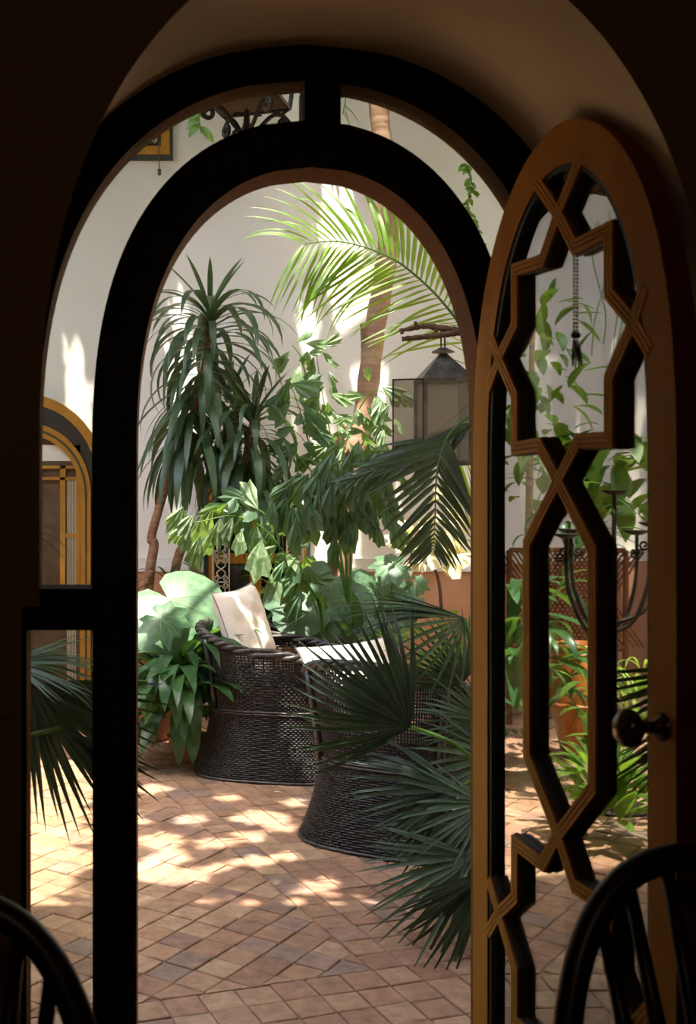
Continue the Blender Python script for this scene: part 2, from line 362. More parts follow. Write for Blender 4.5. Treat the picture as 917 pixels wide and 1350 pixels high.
# impost blocks where the arch springs (the step at the side of the opening)
JL = o_near[0][0]
b = MB(); n = len(on); vs = [(x, YN, z) for x, z in on] + [(x, 2.5, z) for x, z in ob]
b.add(vs, [(i, n + i, n + i + 1, i + 1) for i in range(n - 1)]); obj('arch_soffit', b, M['plaster_in'], w1, smooth=True)
HOUSEH = 5.2
of = arch(CX - 5, [(y - 14, w_ + 14) for y, w_ in T_out_in], 2.6, step=(826, 368))
b = MB(); wallhole(b, of, 2.66, -6.0, 5.0, HOUSEH); b.box((-6.0, 1.9, HOUSEH - .02), (5.0, 2.66, HOUSEH)); b.box((-6.0, 1.85, ROOMH), (5.0, 1.9, HOUSEH))
n = len(of); vs = [(x, 2.66, z) for x, z in of] + [(x, 2.561, z) for x, z in of]
b.add(vs, [(i, n + i, n + i + 1, i + 1) for i in range(n - 1)])
struct('wall_courtyard_front', b, M['plaster'])
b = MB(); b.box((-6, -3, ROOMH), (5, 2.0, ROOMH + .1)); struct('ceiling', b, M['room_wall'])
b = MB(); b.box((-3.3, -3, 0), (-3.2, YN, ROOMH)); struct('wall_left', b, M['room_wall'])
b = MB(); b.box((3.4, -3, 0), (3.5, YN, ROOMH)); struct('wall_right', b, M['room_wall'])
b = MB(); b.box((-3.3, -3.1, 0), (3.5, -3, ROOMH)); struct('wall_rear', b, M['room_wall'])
b = MB(); b.box((-6, -3.1, -.1), (5, 2.66, 0.0)); struct('floor', b, M['roomfloor'])
# a chair rail line on the room wall, and jamb step below the springing
b = MB(); xa = GX(28, YN); b.box((-3.2, YN - .006, GZ(945, YN)), (xa - .012, YN, GZ(932, YN))); struct('trim_1', b, M['room_wall'])
# courtyard walls
WH = 6.0; DZ = GZ(753, YB); LZ = GZ(736, YB)
xl, xr = -5.2, 4.6
b = MB(); b.box((xl - .2, YB, 0), (xr + .2, YB + .2, WH)); wb = struct('wall_back', b, M['plaster'])
SEG = ((xl, GX(36, YB) - .56), (GX(36, YB) + .56, GX(268, YB)), (GX(407, YB), xr))
b = MB()
for xa, xb in SEG: b.box((xa, YB - .035, 0), (xb, YB, DZ))
struct('trim_2', b, M['tadelakt']); b = MB()
for xa, xb in SEG: b.box((xa, YB - .05, DZ), (xb, YB, DZ + .03)); b.box((xa, YB - .035, DZ + .03), (xb, YB, LZ))
struct('trim_3', b, M['ledge'])
b = MB(); b.box((xl - .2, 2.66, DZ), (xl, YB, WH)); struct('wall_courtyard_left', b, M['plaster'])
b = MB(); b.box((xl - .2, 2.66, 0), (xl + .03, YB, DZ)); struct('trim_4', b, M['tadelakt'])
b = MB(); b.box((xr, 2.66, DZ), (xr + .2, YB, WH)); struct('wall_courtyard_right', b, M['plaster'])
b = MB(); b.box((xr - .03, 2.66, 0), (xr + .2, YB, DZ)); struct('trim_5', b, M['tadelakt'])

# ---------------------------------------------------------------- paved courtyard floor, tile by tile
fl = tag(link('floor_courtyard', None, None, Matrix.Translation((0, 5.3, 0))), 'worn terracotta courtyard paving laid diagonally', kind='structure')
b = MB(); b.box((-5.4, 2.66, -.1), (4.8, YB + .2, -.006)); obj('mortar_bed', b, M['grout'], fl)
A1, A2 = radians(17.5), radians(55)
P1 = Vector((.610, 3.506)); e1 = Vector((cos(A1), sin(A1))); e2 = Vector((-sin(A1), cos(A1)))
def clip(poly, p, nn):     # keep side where (q-p).nn >= 0
    out = []
    for i in range(len(poly)):
        a, c = poly[i], poly[(i + 1) % len(poly)]; da, dc = (a - p).dot(nn), (c - p).dot(nn)
        if da >= 0: out.append(a)
        if (da >= 0) != (dc >= 0): out.append(a + (c - a) * (da / (da - dc)))
    return out
def polyarea(p): return abs(sum(p[i].x * p[(i + 1) % len(p)].y - p[(i + 1) % len(p)].x * p[i].y for i in range(len(p)))) / 2
rt = random.Random(3); tiles = []
def grid(ang, size, region, org):
    a1 = Vector((cos(ang), sin(ang))); a2 = Vector((-sin(ang), cos(ang)))
    N = int(9 / size)
    for i in range(-N, N):
        for j in range(-N, N):
            c0 = org + a1 * (i * size) + a2 * (j * size)
            if not (-4.6 < c0.x < 3.4 and 2.6 < c0.y < YB + .1): continue
            g = .0025; sq = [c0 + a1 * g + a2 * g, c0 + a1 * (size - g) + a2 * g, c0 + a1 * (size - g) + a2 * (size - g), c0 + a1 * g + a2 * (size - g)]
            sq = [q + Vector((rt.uniform(-.0025, .0025), rt.uniform(-.0025, .0025))) for q in sq]
            for pt, nn in region:
                sq = clip(sq, pt, nn)
                if len(sq) < 3: break
            if len(sq) < 3 or polyarea(sq) < size * size * .06: continue
            tiles.append(sq)
# the diagonal field lies left of edge a and beyond edge b; the border is the L-shaped rest
grid(A2, .112, [(P1 - e1 * .004, -e1), (P1 + e2 * .004, e2)], P1 + Vector((.01, .02)))
grid(A1, .114, [(P1 + e1 * .002, e1), (P1, e2)], P1)
grid(A1, .114, [(P1 - e2 * .002, -e2)], P1)
def vis(sq):
    c = sum(sq, Vector((0, 0))) / len(sq)
    if c.y < 3.0: return 99
    px = VX + F * c.x / c.y; py = VY + F * CAMZ / c.y
    if (30 < px < 700 and py < 1365): return c.y
    return 50 + c.y
tiles.sort(key=vis)
def tilemesh(mb, sq):
    c = sum(sq, Vector((0, 0))) / len(sq); h = rt.uniform(-.0015, .002); tx, ty = rt.uniform(-.02, .02), rt.uniform(-.02, .02)
    n = len(sq); g = .004
    top = []; mid = []; bot = []
    ar = sum((sq[i].x * sq[(i + 1) % n].y - sq[(i + 1) % n].x * sq[i].y) for i in range(n))
    if ar < 0: sq = sq[::-1]
    for q in sq:
        d = q - c; z = h + d.x * tx + d.y * ty; L = max(d.length, .001)
        i_ = q - d * (g / L)
        top.append((i_.x, i_.y, z)); mid.append((q.x, q.y, z - .0025)); bot.append((q.x, q.y, -.012))
    k = len(mb.f)
    mb.add(top + mid + bot, [tuple(range(n))] + [(n + i, n + (i + 1) % n, (i + 1) % n, i) for i in range(n)] + [(2 * n + i, 2 * n + (i + 1) % n, n + (i + 1) % n, n + i) for i in range(n)])
    return c, len(mb.f) - k
for sq in tiles[:300]:
    b = MB(); c, _ = tilemesh(b, sq); b.v = [(x - c.x, y - c.y, z) for x, y, z in b.v]
    me = b.mesh('tile', M['tile']); link('tile', me, fl, Matrix.Translation((c.x, c.y, 0)))
b = MB(); tones = []
for sq in tiles[300:]:
    _, k = tilemesh(b, sq); tones += [rt.random()] * k
me = b.mesh('tile', M['tile']); at = me.attributes.new('tone', 'FLOAT', 'FACE'); at.data.foreach_set('value', tones)
o = link('tile', me, fl); tag(o, kind='stuff')

# ---------------------------------------------------------------- the open door leaf
ML = Matrix(((LU.x, LV.x, 0, HG.x), (LU.y, LV.y, 0, HG.y), (0, 0, 1, 0), (0, 0, 0, 1)))
leaf = tag(link('door_1', None, None, ML), 'open arched glazed door leaf in ochre paint with star shaped glazing bars', kind='structure')
CS = .385
def larch(tab, bottom, n=28):
    pts = [Vector((w_, z, 0)) for z, w_ in tab]
    L = [(CS - max(p.x, 0), p.y) for p in pts]; R_ = [(CS + max(p.x, 0), p.y) for p in pts]
    return [(L[-1][0], bottom)] + L[::-1][:-1] + R_ + [(R_[-1][0], bottom)]
def lsup(z0, W_, z1=1.5, p=2.6, q=1.9):
    return [(z0 + (z1 - z0) * (i / 30) ** 1.8, W_ * max(0, 1 - ((z0 + (z1 - z0) * (i / 30) ** 1.8 - z1) / (z0 - z1)) ** p) ** (1 / q)) for i in range(31)]
lo = larch(lsup(2.155, .38), .015)
li = larch(lsup(2.078, .305), .29)
b = MB(); b.band(lo, li, 0, .042, 0, 1)
b.box((.078, 0, .015), (.692, .042, .29)); loc_obj('leaf_frame', b, [M['ochre'], M['maroon']], leaf)
b = MB(); b.band(li, [(CS + (x - CS) * .965, z - (.011 if z > .5 else -.011)) for x, z in li], .004, .018); loc_obj('glazing_bead', b, M['olive'], leaf)
b = MB(); b.prism(li, .0195, .0225); loc_obj('pane', b, M['leafglass'], leaf)
def ribbon(mb, pts, o0, o1, ya, yb, mi):
    pts = [Vector(p) for p in pts]; n = len(pts); A, B = [], []
    for i, p in enumerate(pts):
        d0 = (pts[i] - pts[i - 1]).normalized() if i else (pts[1] - pts[0]).normalized()
        d1 = (pts[i + 1] - pts[i]).normalized() if i < n - 1 else d0
        n0 = Vector((-d0.y, d0.x)); n1 = Vector((-d1.y, d1.x)); m = (n0 + n1).normalized(); k = 1 / max(m.dot(n0), .35)
        A.append(p + m * o0 * k); B.append(p + m * o1 * k)
    mb.band([(q.x, q.y) for q in A], [(q.x, q.y) for q in B], ya, yb, mi)
sa = [(-.088, 2.075), (0, 1.99), (.062, 1.915), (.18, 1.92), (.18, 1.81), (.255, 1.75), (.306, 1.694)]
sc_ = [(.29, 1.80), (.255, 1.75), (.18, 1.667), (.18, 1.56), (.075, 1.563), (0, 1.492), (-.125, 1.372), (-.125, .952), (0, .834), (.062, .759), (.18, .764), (.18, .654), (.255, .594), (.308, .535)]
se = [(.305, .65), (.255, .594), (.18, .511), (.18, .404), (.075, .407), (0, .336), (-.045, .288)]
for strand in (sa, sc_, se):
    for sg in (1, -1):
        pts = [(CS + sg * x + .003, z) for x, z in strand]; b = MB(); e = .0005 if sg > 0 else 0
        ribbon(b, pts, -.0135, .0135, .003 - e, .044, 1)
        for q in (-.0095, 0, .0095): ribbon(b, pts, q - .0036, q + .0036, -.001 - e, .004, 0)
        ribbon(b, pts, -.0155, .0155, .008, .016, 2)
        loc_obj('glazing_bar', b, [M['ochre2'], M['maroon'], M['olive']], leaf)
# knob on the free stile
ks, kz = .728, GZ(955, 1.80)
b = MB(); b.lathe([(0, -.080), (.012, -.0785), (.022, -.074), (.029, -.066), (.0305, -.058), (.028, -.050), (.021, -.043), (.012, -.038), (.0095, -.032), (.010, -.014), (.014, -.010), (.022, -.005), (.023, .001)], n=24)
b.v = [(ks + x, z + .001, kz + y) for x, y, z in b.v]; loc_obj('door_knob', b, M['knob'], leaf, True)
b = MB(); b.box((.758, .012, .95), (.763, .03, 1.15)); loc_obj('lock_plate', b, M['iron'], leaf)
for z in (.35, 1.1, 1.7):
    b = MB(); b.tube([(-.004, .02, z - .04), (-.004, .02, z + .04)], .008, 8); loc_obj('hinge', b, M['iron'], leaf)
# beaded chain with a metal pendant hanging from the top bar crossing
s0 = CS + .035; cz0 = 1.938
def LP(s, y, z): return ML @ Vector((s, y, z))
ch = thing('beaded_chain', 'short beaded chain with a metal pendant on the open door', 'chain', LP(s0, .012, 1.7))
b = MB()
for i in range(26):
    z = cz0 - i * .0068
    b.lathe([(.0, -.003), (.0026, -.0015), (.0026, .0015), (0, .003)], LP(s0, .0165, z), 6)
obj('chain', b, M['brass'], ch, True)
b = MB(); zt = cz0 - .178
b.lathe([(0, -.007), (.0055, -.004), (.0065, 0), (.004, .005), (0, .007)], LP(s0, .0165, zt), 10); obj('bead', b, M['tin'], ch, True)
for dx in (-.004, .012):
    b = MB(); b.tube([LP(s0, .0165, zt - .008), LP(s0 + dx * .6, .0165, zt - .03), LP(s0 + dx * 1.6, .0165, zt - .058)], [.002, .0036, .0008], 6); obj('pendant', b, M['tin'], ch, True)

# ---------------------------------------------------------------- back wall openings
def scroll(c, r, a0, turns, sgn=1, n=16, ax=Vector((1, 0, 0)), az=Vector((0, 0, 1))):
    out = []
    for i in range(n):
        t = i / (n - 1); a = a0 + sgn * turns * 2 * pi * t; q = r * (1 - .78 * t)
        out.append(Vector(c) + ax * q * cos(a) + az * q * sin(a))
    return out
# grille window (ochre frame, cream scroll ironwork)
wx0, wx1, wz0, wz1 = GX(268, YB), GX(407, YB), GZ(865, YB), GZ(636, YB)
w2 = tag(link('window_2', None, None, Matrix.Translation(((wx0 + wx1) / 2, YB, wz0))), 'ochre framed window with cream scroll ironwork behind the plants', kind='structure')
yf = YB - .07
def rect_frame(parent, x0, x1, z0, z1, t, ya, yb, m, name):
    for a in ((x0, z0, x0 + t, z1), (x1 - t, z0, x1, z1), (x0 + t, z0, x1 - t, z0 + t), (x0 + t, z1 - t, x1 - t, z1)):
        b = MB(); b.box((a[0], ya, a[1]), (a[2], yb, a[3])); obj(name, b, m, parent)
rect_frame(w2, wx0, wx1, wz0, wz1, .03, yf - .02, YB - .001, M['olive'], 'outer_molding')
rect_frame(w2, wx0 + .03, wx1 - .03, wz0 + .03, wz1 - .03, .045, yf - .01, YB - .002, M['ochre'], 'frame')
b = MB(); b.box((wx0 + .07, YB - .03, wz0 + .07), (wx1 - .07, YB - .012, wz1 - .07)); obj('pane', b, M['darkglass'], w2)
cxw = (wx0 + wx1) / 2 - .01
b = MB(); b.box((cxw - .04, YB - .075, wz0 + .07), (cxw + .04, YB - .02, wz1 - .07)); obj('mullion', b, M['ochre'], w2)
b = MB(); b.box((wx0 + .07, YB - .07, GZ(742, YB)), (wx1 - .07, YB - .02, GZ(729, YB))); obj('transom', b, M['ochre'], w2)
b = MB(); b.box((wx0 + .07, YB - .07, GZ(694, YB)), (wx1 - .07, YB - .02, GZ(686, YB))); obj('transom', b, M['ochre'], w2)
yg = YB - .1
def grille_column(x0, x1, z0, z1, parent):
    b = MB(); cx = (x0 + x1) / 2; hw = (x1 - x0) / 2; r = .0045
    for x in (x0, x1): b.tube([(x, yg, z0), (x, yg, z1)], .005, 5)
    k = max(1, round((z1 - z0) / .19)); u_ = (z1 - z0) / k
    for i in range(k):
        zc = z0 + u_ * (i + .5)
        for sx in (-1, 1):
            for sz in (-1, 1):
                p = [Vector((cx, yg, zc + sz * u_ * .5)), Vector((cx + sx * hw * .55, yg, zc + sz * u_ * .36)), Vector((cx + sx * hw * .25, yg, zc + sz * u_ * .2))]
                b.tube(spline(p, 8), r, 4)
                c_ = (cx + sx * hw * .5, yg, zc + sz * u_ * .13)
                b.tube(scroll(c_, hw * .42, pi if sx > 0 else 0, 1.3, -sx * sz, 14), r, 4)
        b.tube([(x0, yg, zc), (x1, yg, zc)], r, 4)
    obj('scroll_panel', b, M['whiteiron'], parent, True)
grille_column(GX(280, YB), GX(301, YB), wz0 + .08, GZ(648, YB), w2)
grille_column(GX(376, YB), GX(397, YB), wz0 + .08, GZ(648, YB), w2)
for i in range(3):
    b = MB(); x0 = GX(303 + i * 24, YB); x1 = GX(325 + i * 24, YB)
    for sx in (-1, 1):
        for zc in (GZ(658, YB), GZ(674, YB)):
            b.tube(scroll(((x0 + x1) / 2 + sx * .03, yg, zc), .028, pi if sx > 0 else 0, 1.3, sx, 14), .0045, 4)
    b.tube([(x0, yg, GZ(666, YB)), (x1, yg, GZ(666, YB))], .0045, 4)
    obj('scroll_panel', b, M['whiteiron'], w2, True)
# upper left window
u0, u1, uz0, uz1 = GX(120, YB), GX(228, YB), GZ(212, YB), GZ(212, YB) + .95
w3 = tag(link('window_3', None, None, Matrix.Translation(((u0 + u1) / 2, YB, uz0))), 'small ochre framed window high on the white wall', kind='structure')
rect_frame(w3, u0, u1, uz0, uz1, .025, YB - .06, YB - .001, M['olive'], 'outer_molding')
rect_frame(w3, u0 + .025, u1 - .025, uz0 + .025, uz1 - .025, .06, YB - .07, YB - .002, M['ochre'], 'frame')
b = MB(); b.box((u0 + .08, YB - .03, uz0 + .08), (u1 - .08, YB - .012, uz1 - .08)); obj('pane', b, M['darkglass'], w3)
b = MB()
for i in range(5):
    for j in range(5):
        b.tube(scroll((u0 + .13 + i * .075, YB - .08, uz0 + .13 + j * .085), .034, i * 1.3 + j, 1.5, 1, 12), .005, 4)
obj('scroll_panel', b, M['whiteiron'], w3, True)
cd = thing('pull_rope', 'thin rope with a knotted end hanging below the small high window', 'rope', P(209, 232, YB - .1))
b = MB(); b.tube([P(209, 180, YB - .1), P(209, 205, YB - .1), P(210, 222, YB - .1)], .004, 5); obj('cord', b, M['twig'], cd)
b = MB(); c = P(210, 226, YB - .1); b.lathe([(0, -.03), (.014, -.022), (.01, 0), (.016, .012), (0, .022)], c, 8); obj('knot', b, M['twig'], cd, True)
# arched door far left
dcx = GX(36, YB)
def ell(cx, a, zt, zs, n=24, bottom=0.0):
    L = [(cx - a, bottom)]
    for i in range(n + 1):
        th = pi - pi * i / n; L.append((cx + a * cos(th), zs + (zt - zs) * sin(th)))
    return L + [(cx + a, bottom)]
d2 = tag(link('door_2', None, None, Matrix.Translation((dcx, YB, 0))), 'ochre arched doorway across the courtyard', kind='structure')
def pxz(py): return GZ(py, YB)
E0 = ell(dcx, .56, pxz(521), pxz(640)); E1 = ell(dcx, .50, pxz(534), pxz(640)); E2 = ell(dcx, .45, pxz(558), pxz(650)); E3 = ell(dcx, .385, pxz(574), pxz(655))
b = MB(); b.band(E0, E1, YB - .09, YB - .001); obj('outer_frame', b, M['ochre2'], d2)
b = MB(); b.band(E2, E3, YB - .08, YB - .002); obj('inner_frame', b, M['ochre2'], d2)
b = MB(); b.band(ell(dcx, .425, pxz(565), pxz(652)), ell(dcx, .412, pxz(568), pxz(653)), YB - .084, YB - .06); obj('line', b, M['olive'], d2)
b = MB(); b.band(E1, E2, YB - .03, YB - .02); obj('fanlight', b, M['darkglass'], d2)
b = MB(); b.prism(E3, YB - .02, YB - .008); obj('back_panel', b, M['rust'], d2)
b = MB(); b.box((dcx - .37, YB - .03, pxz(608)), (dcx + .375, YB - .015, pxz(587))); obj('lintel', b, M['plaster'], d2)
for x0, x1, y0_, y1_ in ((58, 101, 614, 618), (58, 101, 629, 633), (80, 87, 614, 770), (101, 106, 614, 770), (87, 101, 703, 708), (40, 46, 614, 770), (12, 17, 614, 770), (12, 58, 614, 618), (12, 58, 629, 633)):
    b = MB(); b.box((GX(x0, YB), YB - .05, pxz(y1_)), (GX(x1, YB), YB - .02, pxz(y0_))); obj('panel_rail', b, M['ochre2'], d2)
b = MB(); b.box((GX(106, YB), YB - .045, 0), (GX(118, YB) - .02, YB - .02, pxz(614))); obj('side_panel', b, M['ochre2'], d2)
for k in range(6):
    b = MB(); x = GX(89 + k * 2.1, YB); b.box((x, YB - .04, 0), (x + .006, YB - .025, pxz(633))); obj('reed', b, M['plaster_in'], d2)

# ================================================================ LEAVES
def frame(d, up=Vector((0, 0, 1)), loc=Vector((0, 0, 0)), s=1.0, sx=1.0):
    y = Vector(d).normalized(); u_ = Vector(up); x = y.cross(u_)
    if x.length < 1e-4: x = y.orthogonal()
    x.normalize(); z = x.cross(y)
    m = Matrix(((x.x * s * sx, y.x * s, z.x * s, loc.x), (x.y * s * sx, y.y * s, z.y * s, loc.y), (x.z * s * sx, y.z * s, z.z * s, loc.z), (0, 0, 0, 1)))
    return m
def strap(width, bend, prof=None, n=9, fold=.18, twist=0.0, ripple=0.0):
    """unit-length leaf along +Y, bending towards -Z by `bend` radians in all"""
    mb = MB(); y = z = 0.0; rows = []
    for i in range(n + 1):
        t = i / n; a = -bend * (t ** 1.25)
        if i: y += cos(a) / n; z += sin(a) / n
        w_ = width * (prof(t) if prof else (sin(pi * min(t * 1.0, 1)) ** .45 if t < .5 else (1 - ((t - .5) / .5) ** 2.2)) + .02) / 2
        tw = twist * t; rp = ripple * sin(t * 19) * w_
        for s_ in (-1, 0, 1):
            hx, hz = s_ * w_, (abs(s_) * w_ * fold) + (rp if s_ else 0) * s_
            rows.append((hx * cos(tw) - hz * sin(tw), y - sin(a) * 0 + (-sin(a)) * (hz * cos(tw) + hx * sin(tw)) * -1 * -1, z + cos(a) * (hz * cos(tw) + hx * sin(tw))))
    mb.add(rows, [(i * 3 + j, i * 3 + j + 1, i * 3 + j + 4, i * 3 + j + 3) for i in range(n) for j in (0, 1)])
    return mb
def fishtail(n=6, seed=0):
    r_ = random.Random(seed); mb = MB(); vs = [(0, 0, 0)]
    for i in range(n + 1):      # jagged far edge of a wedge
        t = i / n; a = (t - .5) * 1.25; rad = (.72 + .28 * sin(pi * t) + (.14 if i % 2 else -.03) + r_.uniform(-.07, .07)) * (1 - .25 * t)
        vs.append((sin(a) * rad, cos(a) * rad, -.3 * rad * rad + .05 * (1 if i % 2 else -1)))
    mid = [(v[0] * .55, v[1] * .5, v[2] * .2 + .02 * (1 if k % 2 else -1)) for k, v in enumerate(vs[1:])]
    k = n + 1; mb.add([(0, 0, 0)] + mid + vs[1:], [(0, 1 + i, 2 + i) for i in range(n)] + [(1 + i, 1 + k + i, 2 + k + i, 2 + i) for i in range(n)])
    mb.f = [f[::-1] for f in mb.f]
    return mb
def heart(lobes=0, n=22, droop=.35, width=.42):
    """big heart leaf, unit length, notch at origin"""
    mb = MB(); ring = []; N = n
    for i in range(N + 1):
        a = -pi + 2 * pi * i / N          # 0 = tip direction
        c = abs(a) / pi
        rad = (.64 * (1 - c) ** .8 * 1.0 + width * sin(pi * min(c * 1.05, 1)) ** .8 + .25 * max(0, c - .6) / .4 * (1 if c < .93 else .1))
        if lobes and i % 2 and c < .85: rad *= 1 - lobes
        x, y = sin(a) * rad, cos(a) * rad + .22
        ring.append((x, y, a))
    rows = []
    for f in (0, .5, 1):
        for k, (x, y, a) in enumerate(ring):
            xx, yy = x * f, .22 * (1) + (y - .22) * f
            rows.append((xx, yy, -droop * (yy - .22) ** 2 * (1 if yy > .22 else .6) - .35 * xx * xx + abs(xx) * .1 + .012 * f * sin(a * 9)))
    k = N + 1
    mb.add(rows, [(r * k + i, r * k + i + 1, (r + 1) * k + i + 1, (r + 1) * k + i) for r in (0, 1) for i in range(N)])
    mb.f = [f[::-1] for f in mb.f]
    pts3 = lambda i, f: Vector(rows[(2 if f == 1 else 1 if f == .5 else 0) * k + i])
    for i in list(range(1, N, 2)) + [N // 2]:
        c0, c1, c2 = pts3(i, 0), pts3(i, .5), pts3(i, 1); up_ = Vector((0, 0, .006)); w_ = .008 if i == N // 2 else .0045
        s_ = (c2 - c0).cross(Vector((0, 0, 1))).normalized() * w_
        mb.add([c0 - s_ + up_, c0 + s_ + up_, c1 + s_ * .8 + up_, c1 - s_ * .8 + up_, c2], [(0, 1, 2, 3), (3, 2, 4)], 1)
    return mb
BROAD = lambda t: (sin(pi * min(1, t ** .8)) ** .8) * (1 if t > .12 else t / .12 * .7 + .3)
def variants(name, ws, bends, m, **k): return [strap(w_, bd, **k).mesh(name, m, True) for w_ in ws for bd in bends]
V = {}
V['drac'] = {bd: strap(.078, bd, n=10).mesh('leaf', M['dracaena'], True) for bd in (.35, 1.0, 1.7, 2.3)}
V['asp'] = {bd: strap(.20, bd, BROAD, n=10, fold=.25).mesh('leaf', M['aspid'], True) for bd in (.5, 1.0, 1.6, 2.1)}
V['pinn'] = {bd: strap(.043, bd, lambda t: min(1, t * 8 + .3) * (1 - t ** 3), n=8, fold=.3).mesh('leaflet', M['palm'], True) for bd in (.3, .7, 1.2)}
V['dpinn'] = {bd: strap(.075, bd, lambda t: min(1, t * 8 + .3) * (1 - t ** 3), n=7, fold=.3).mesh('leaflet', M['dpalm'], True) for bd in (.1, .4, .8)}
V['fan'] = {bd: strap(.05, bd, lambda t: (t * 2.2 + .15) if t < .35 else max(0, .92 * (1 - ((t - .35) / .65) ** 1.3)), n=8, fold=.45).mesh('leaflet', M['fan'], True) for bd in (.15, .5, 1.0)}
V['fanl'] = {bd: strap(.05, bd, lambda t: (t * 2.2 + .15) if t < .35 else max(0, .92 * (1 - ((t - .35) / .65) ** 1.3)), n=8, fold=.45).mesh('leaflet', M['fanl'], True) for bd in (.15, .5, 1.0)}
V['fish'] = [fishtail(6, s_).mesh('leaflet', M['fish'], False) for s_ in range(5)]
V['fish_sunlit'] = [fishtail(6, 40 + s_).mesh('leaflet', M['fish_sunlit'], False) for s_ in range(4)]
V['croton'] = [fishtail(4, 20 + s_).mesh('leaflet', M['croton'], False) for s_ in range(3)]
V['grass'] = {bd: strap(.045, bd, n=9).mesh('leaf', M['grassy'], True) for bd in (1.2, 2.0)}
V['bush'] = {bd: strap(.38, bd, BROAD, n=5, fold=.2).mesh('leaf', M['bush'], True) for bd in (.3, .9)}
V['pale'] = [heart(0, droop=.45, width=.46).mesh('leaf', [M['big_sunlit'], M['vein']], True)]
V['heart'] = [heart(0, droop=d_).mesh('leaf', [M['big'], M['vein']], True) for d_ in (.35, .7)]
V['lobed'] = [heart(.3, n=20, droop=.6).mesh('leaf', [M['big'], M['vein']], True)]
def pick(d, rnd=R): return d[rnd.choice(list(d))] if isinstance(d, dict) else rnd.choice(d)
CAMV = Vector((0, -1, .45))
def stem(parent, pts, r, m, name='stem', n=8, k=24):
    q = spline(pts, k); rr = [r[0] + (r[1] - r[0]) * i / (k - 1) for i in range(k)] if isinstance(r, tuple) else r
    b = MB(); b.tube(q, rr, n); return obj(name, b, M[m], parent, True)

# ---------------------------------------------------------------- dracaena
def crown(parent, pts, n, Lr, seed, up=8):
    r_ = random.Random(seed); q = spline(pts, 40); ga = 2.39996
    for i in range(n):
        t = i / (n - 1); p = q[int(t * 39)]; a = i * ga + r_.uniform(-.2, .2)
        pitch = radians(-35 + 100 * t ** 1.5) + r_.uniform(-.15, .15)
        d = Vector((cos(a) * cos(pitch), sin(a) * cos(pitch), sin(pitch)))
        if t > 1 - up / n: me = V['drac'][.35]; L = r_.uniform(*Lr) * .75
        else: me = V['drac'][1.0] if pitch < -.2 else V['drac'][r_.choice((1.7, 2.3))]; L = r_.uniform(*Lr)
        link('leaf', me, parent, frame(d, (0, 0, 1), p, L, r_.uniform(.85, 1.25)))
YD = 7.1
dr = thing('dragon_tree', 'tall dragon tree with drooping dark green strap leaves and leaning ringed canes', 'tree', (GX(215, YD), YD, 0))
stem(dr, [P(188, 870, YD), P(197, 760, YD), P(203, 718, YD), P(200, 705, YD), P(222, 630, YD), P(243, 575, YD), P(262, 520, YD), P(274, 450, YD), P(277, 415, YD)], (.035, .02), 'cane', 'trunk', 10, 40)
stem(dr, [P(222, 870, YD + .1), P(232, 745, YD + .1), P(262, 690, YD), P(305, 655, YD), P(322, 610, YD), P(334, 550, YD)], (.034, .02), 'cane', 'trunk', 10, 30)
stem(dr, [P(245, 870, YD + .15), P(258, 750, YD + .15), P(275, 715, YD), P(310, 690, YD + .1), P(318, 630, YD)], (.032, .018), 'cane', 'trunk', 10, 30)
crown(dr, [P(247, 570, YD), P(262, 520, YD), P(274, 450, YD), P(277, 412, YD)], 150, (.50, .70), 1)
crown(dr, [P(318, 640, YD), P(325, 600, YD), P(336, 545, YD)], 115, (.46, .62), 2)
crown(dr, [P(292, 610, YD + .25), P(296, 560, YD + .25), P(302, 520, YD + .25)], 34, (.42, .56), 3)
for i in range(8):
    a = -1.2 + i * .34; link('leaf', V['drac'][1.7], dr, frame((sin(a), -.3, cos(a)), (0, 0, 1), P(222, 770, YD), R.uniform(.28, .4)))
# pot of the dragon tree, left edge
def pot(name, label, c, h, r, m='terracotta', cat='pot', group=None):
    t_ = thing(name, label, cat, c, group)
    b = MB(); b.lathe([(0, 0), (r * .66, 0), (r * .72, .02), (r * .9, h * .55), (r * .96, h * .8), (r * .98, h * .86), (r * 1.08, h * .88), (r * 1.1, h * .97), (r * 1.05, h), (r * .94, h), (r * .9, h * .9)], c, 36); obj('body', b, M[m], t_, True)
    b = MB(); b.lathe([(r * .9, h * .9), (0, h * .91)], c, 24); obj('soil', b, M['soil'], t_)
    return t_
pot('flower_pot', 'large terracotta pot at the left holding the dragon tree', (GX(190, 6.85), 6.85, 0), GZ(841, 6.85), .235)
# ---------------------------------------------------------------- tall tree, with an unseen canopy shaped for its shade
YT = 7.4
tr_ = thing('shade_tree', 'tall smooth tan trunked tree rising past the right side of the white wall', 'tree', (GX(455, YT), YT, 0))
TP = [P(462, 935, YT), P(455, 850, YT), P(449, 760, YT), P(452, 690, YT), P(462, 625, YT), P(478, 560, YT), P(486, 500, YT), P(493, 440, YT), P(506, 365, YT), P(512, 300, YT), P(508, 225, YT), P(500, 150, YT), P(496, 40, YT), P(500, -60, YT)]
q = spline(TP, 60); rr = [.078 - .018 * i / 59 + (.004 * sin(i * 1.9)) for i in range(60)]
b = MB(); b.tube(q, rr, 14); obj('trunk', b, M['bark'], tr_, True)
stem(tr_, [P(455, 690, YT), P(440, 640, YT - .05), P(446, 600, YT - .05), P(452, 560, YT - .1)], (.05, .03), 'cane', 'branch')
stem(tr_, [P(480, 470, YT), P(478, 435, YT - .05), P(476, 428, YT - .08)], (.02, .012), 'bark', 'branch', 8, 8)
top = TP[-1]
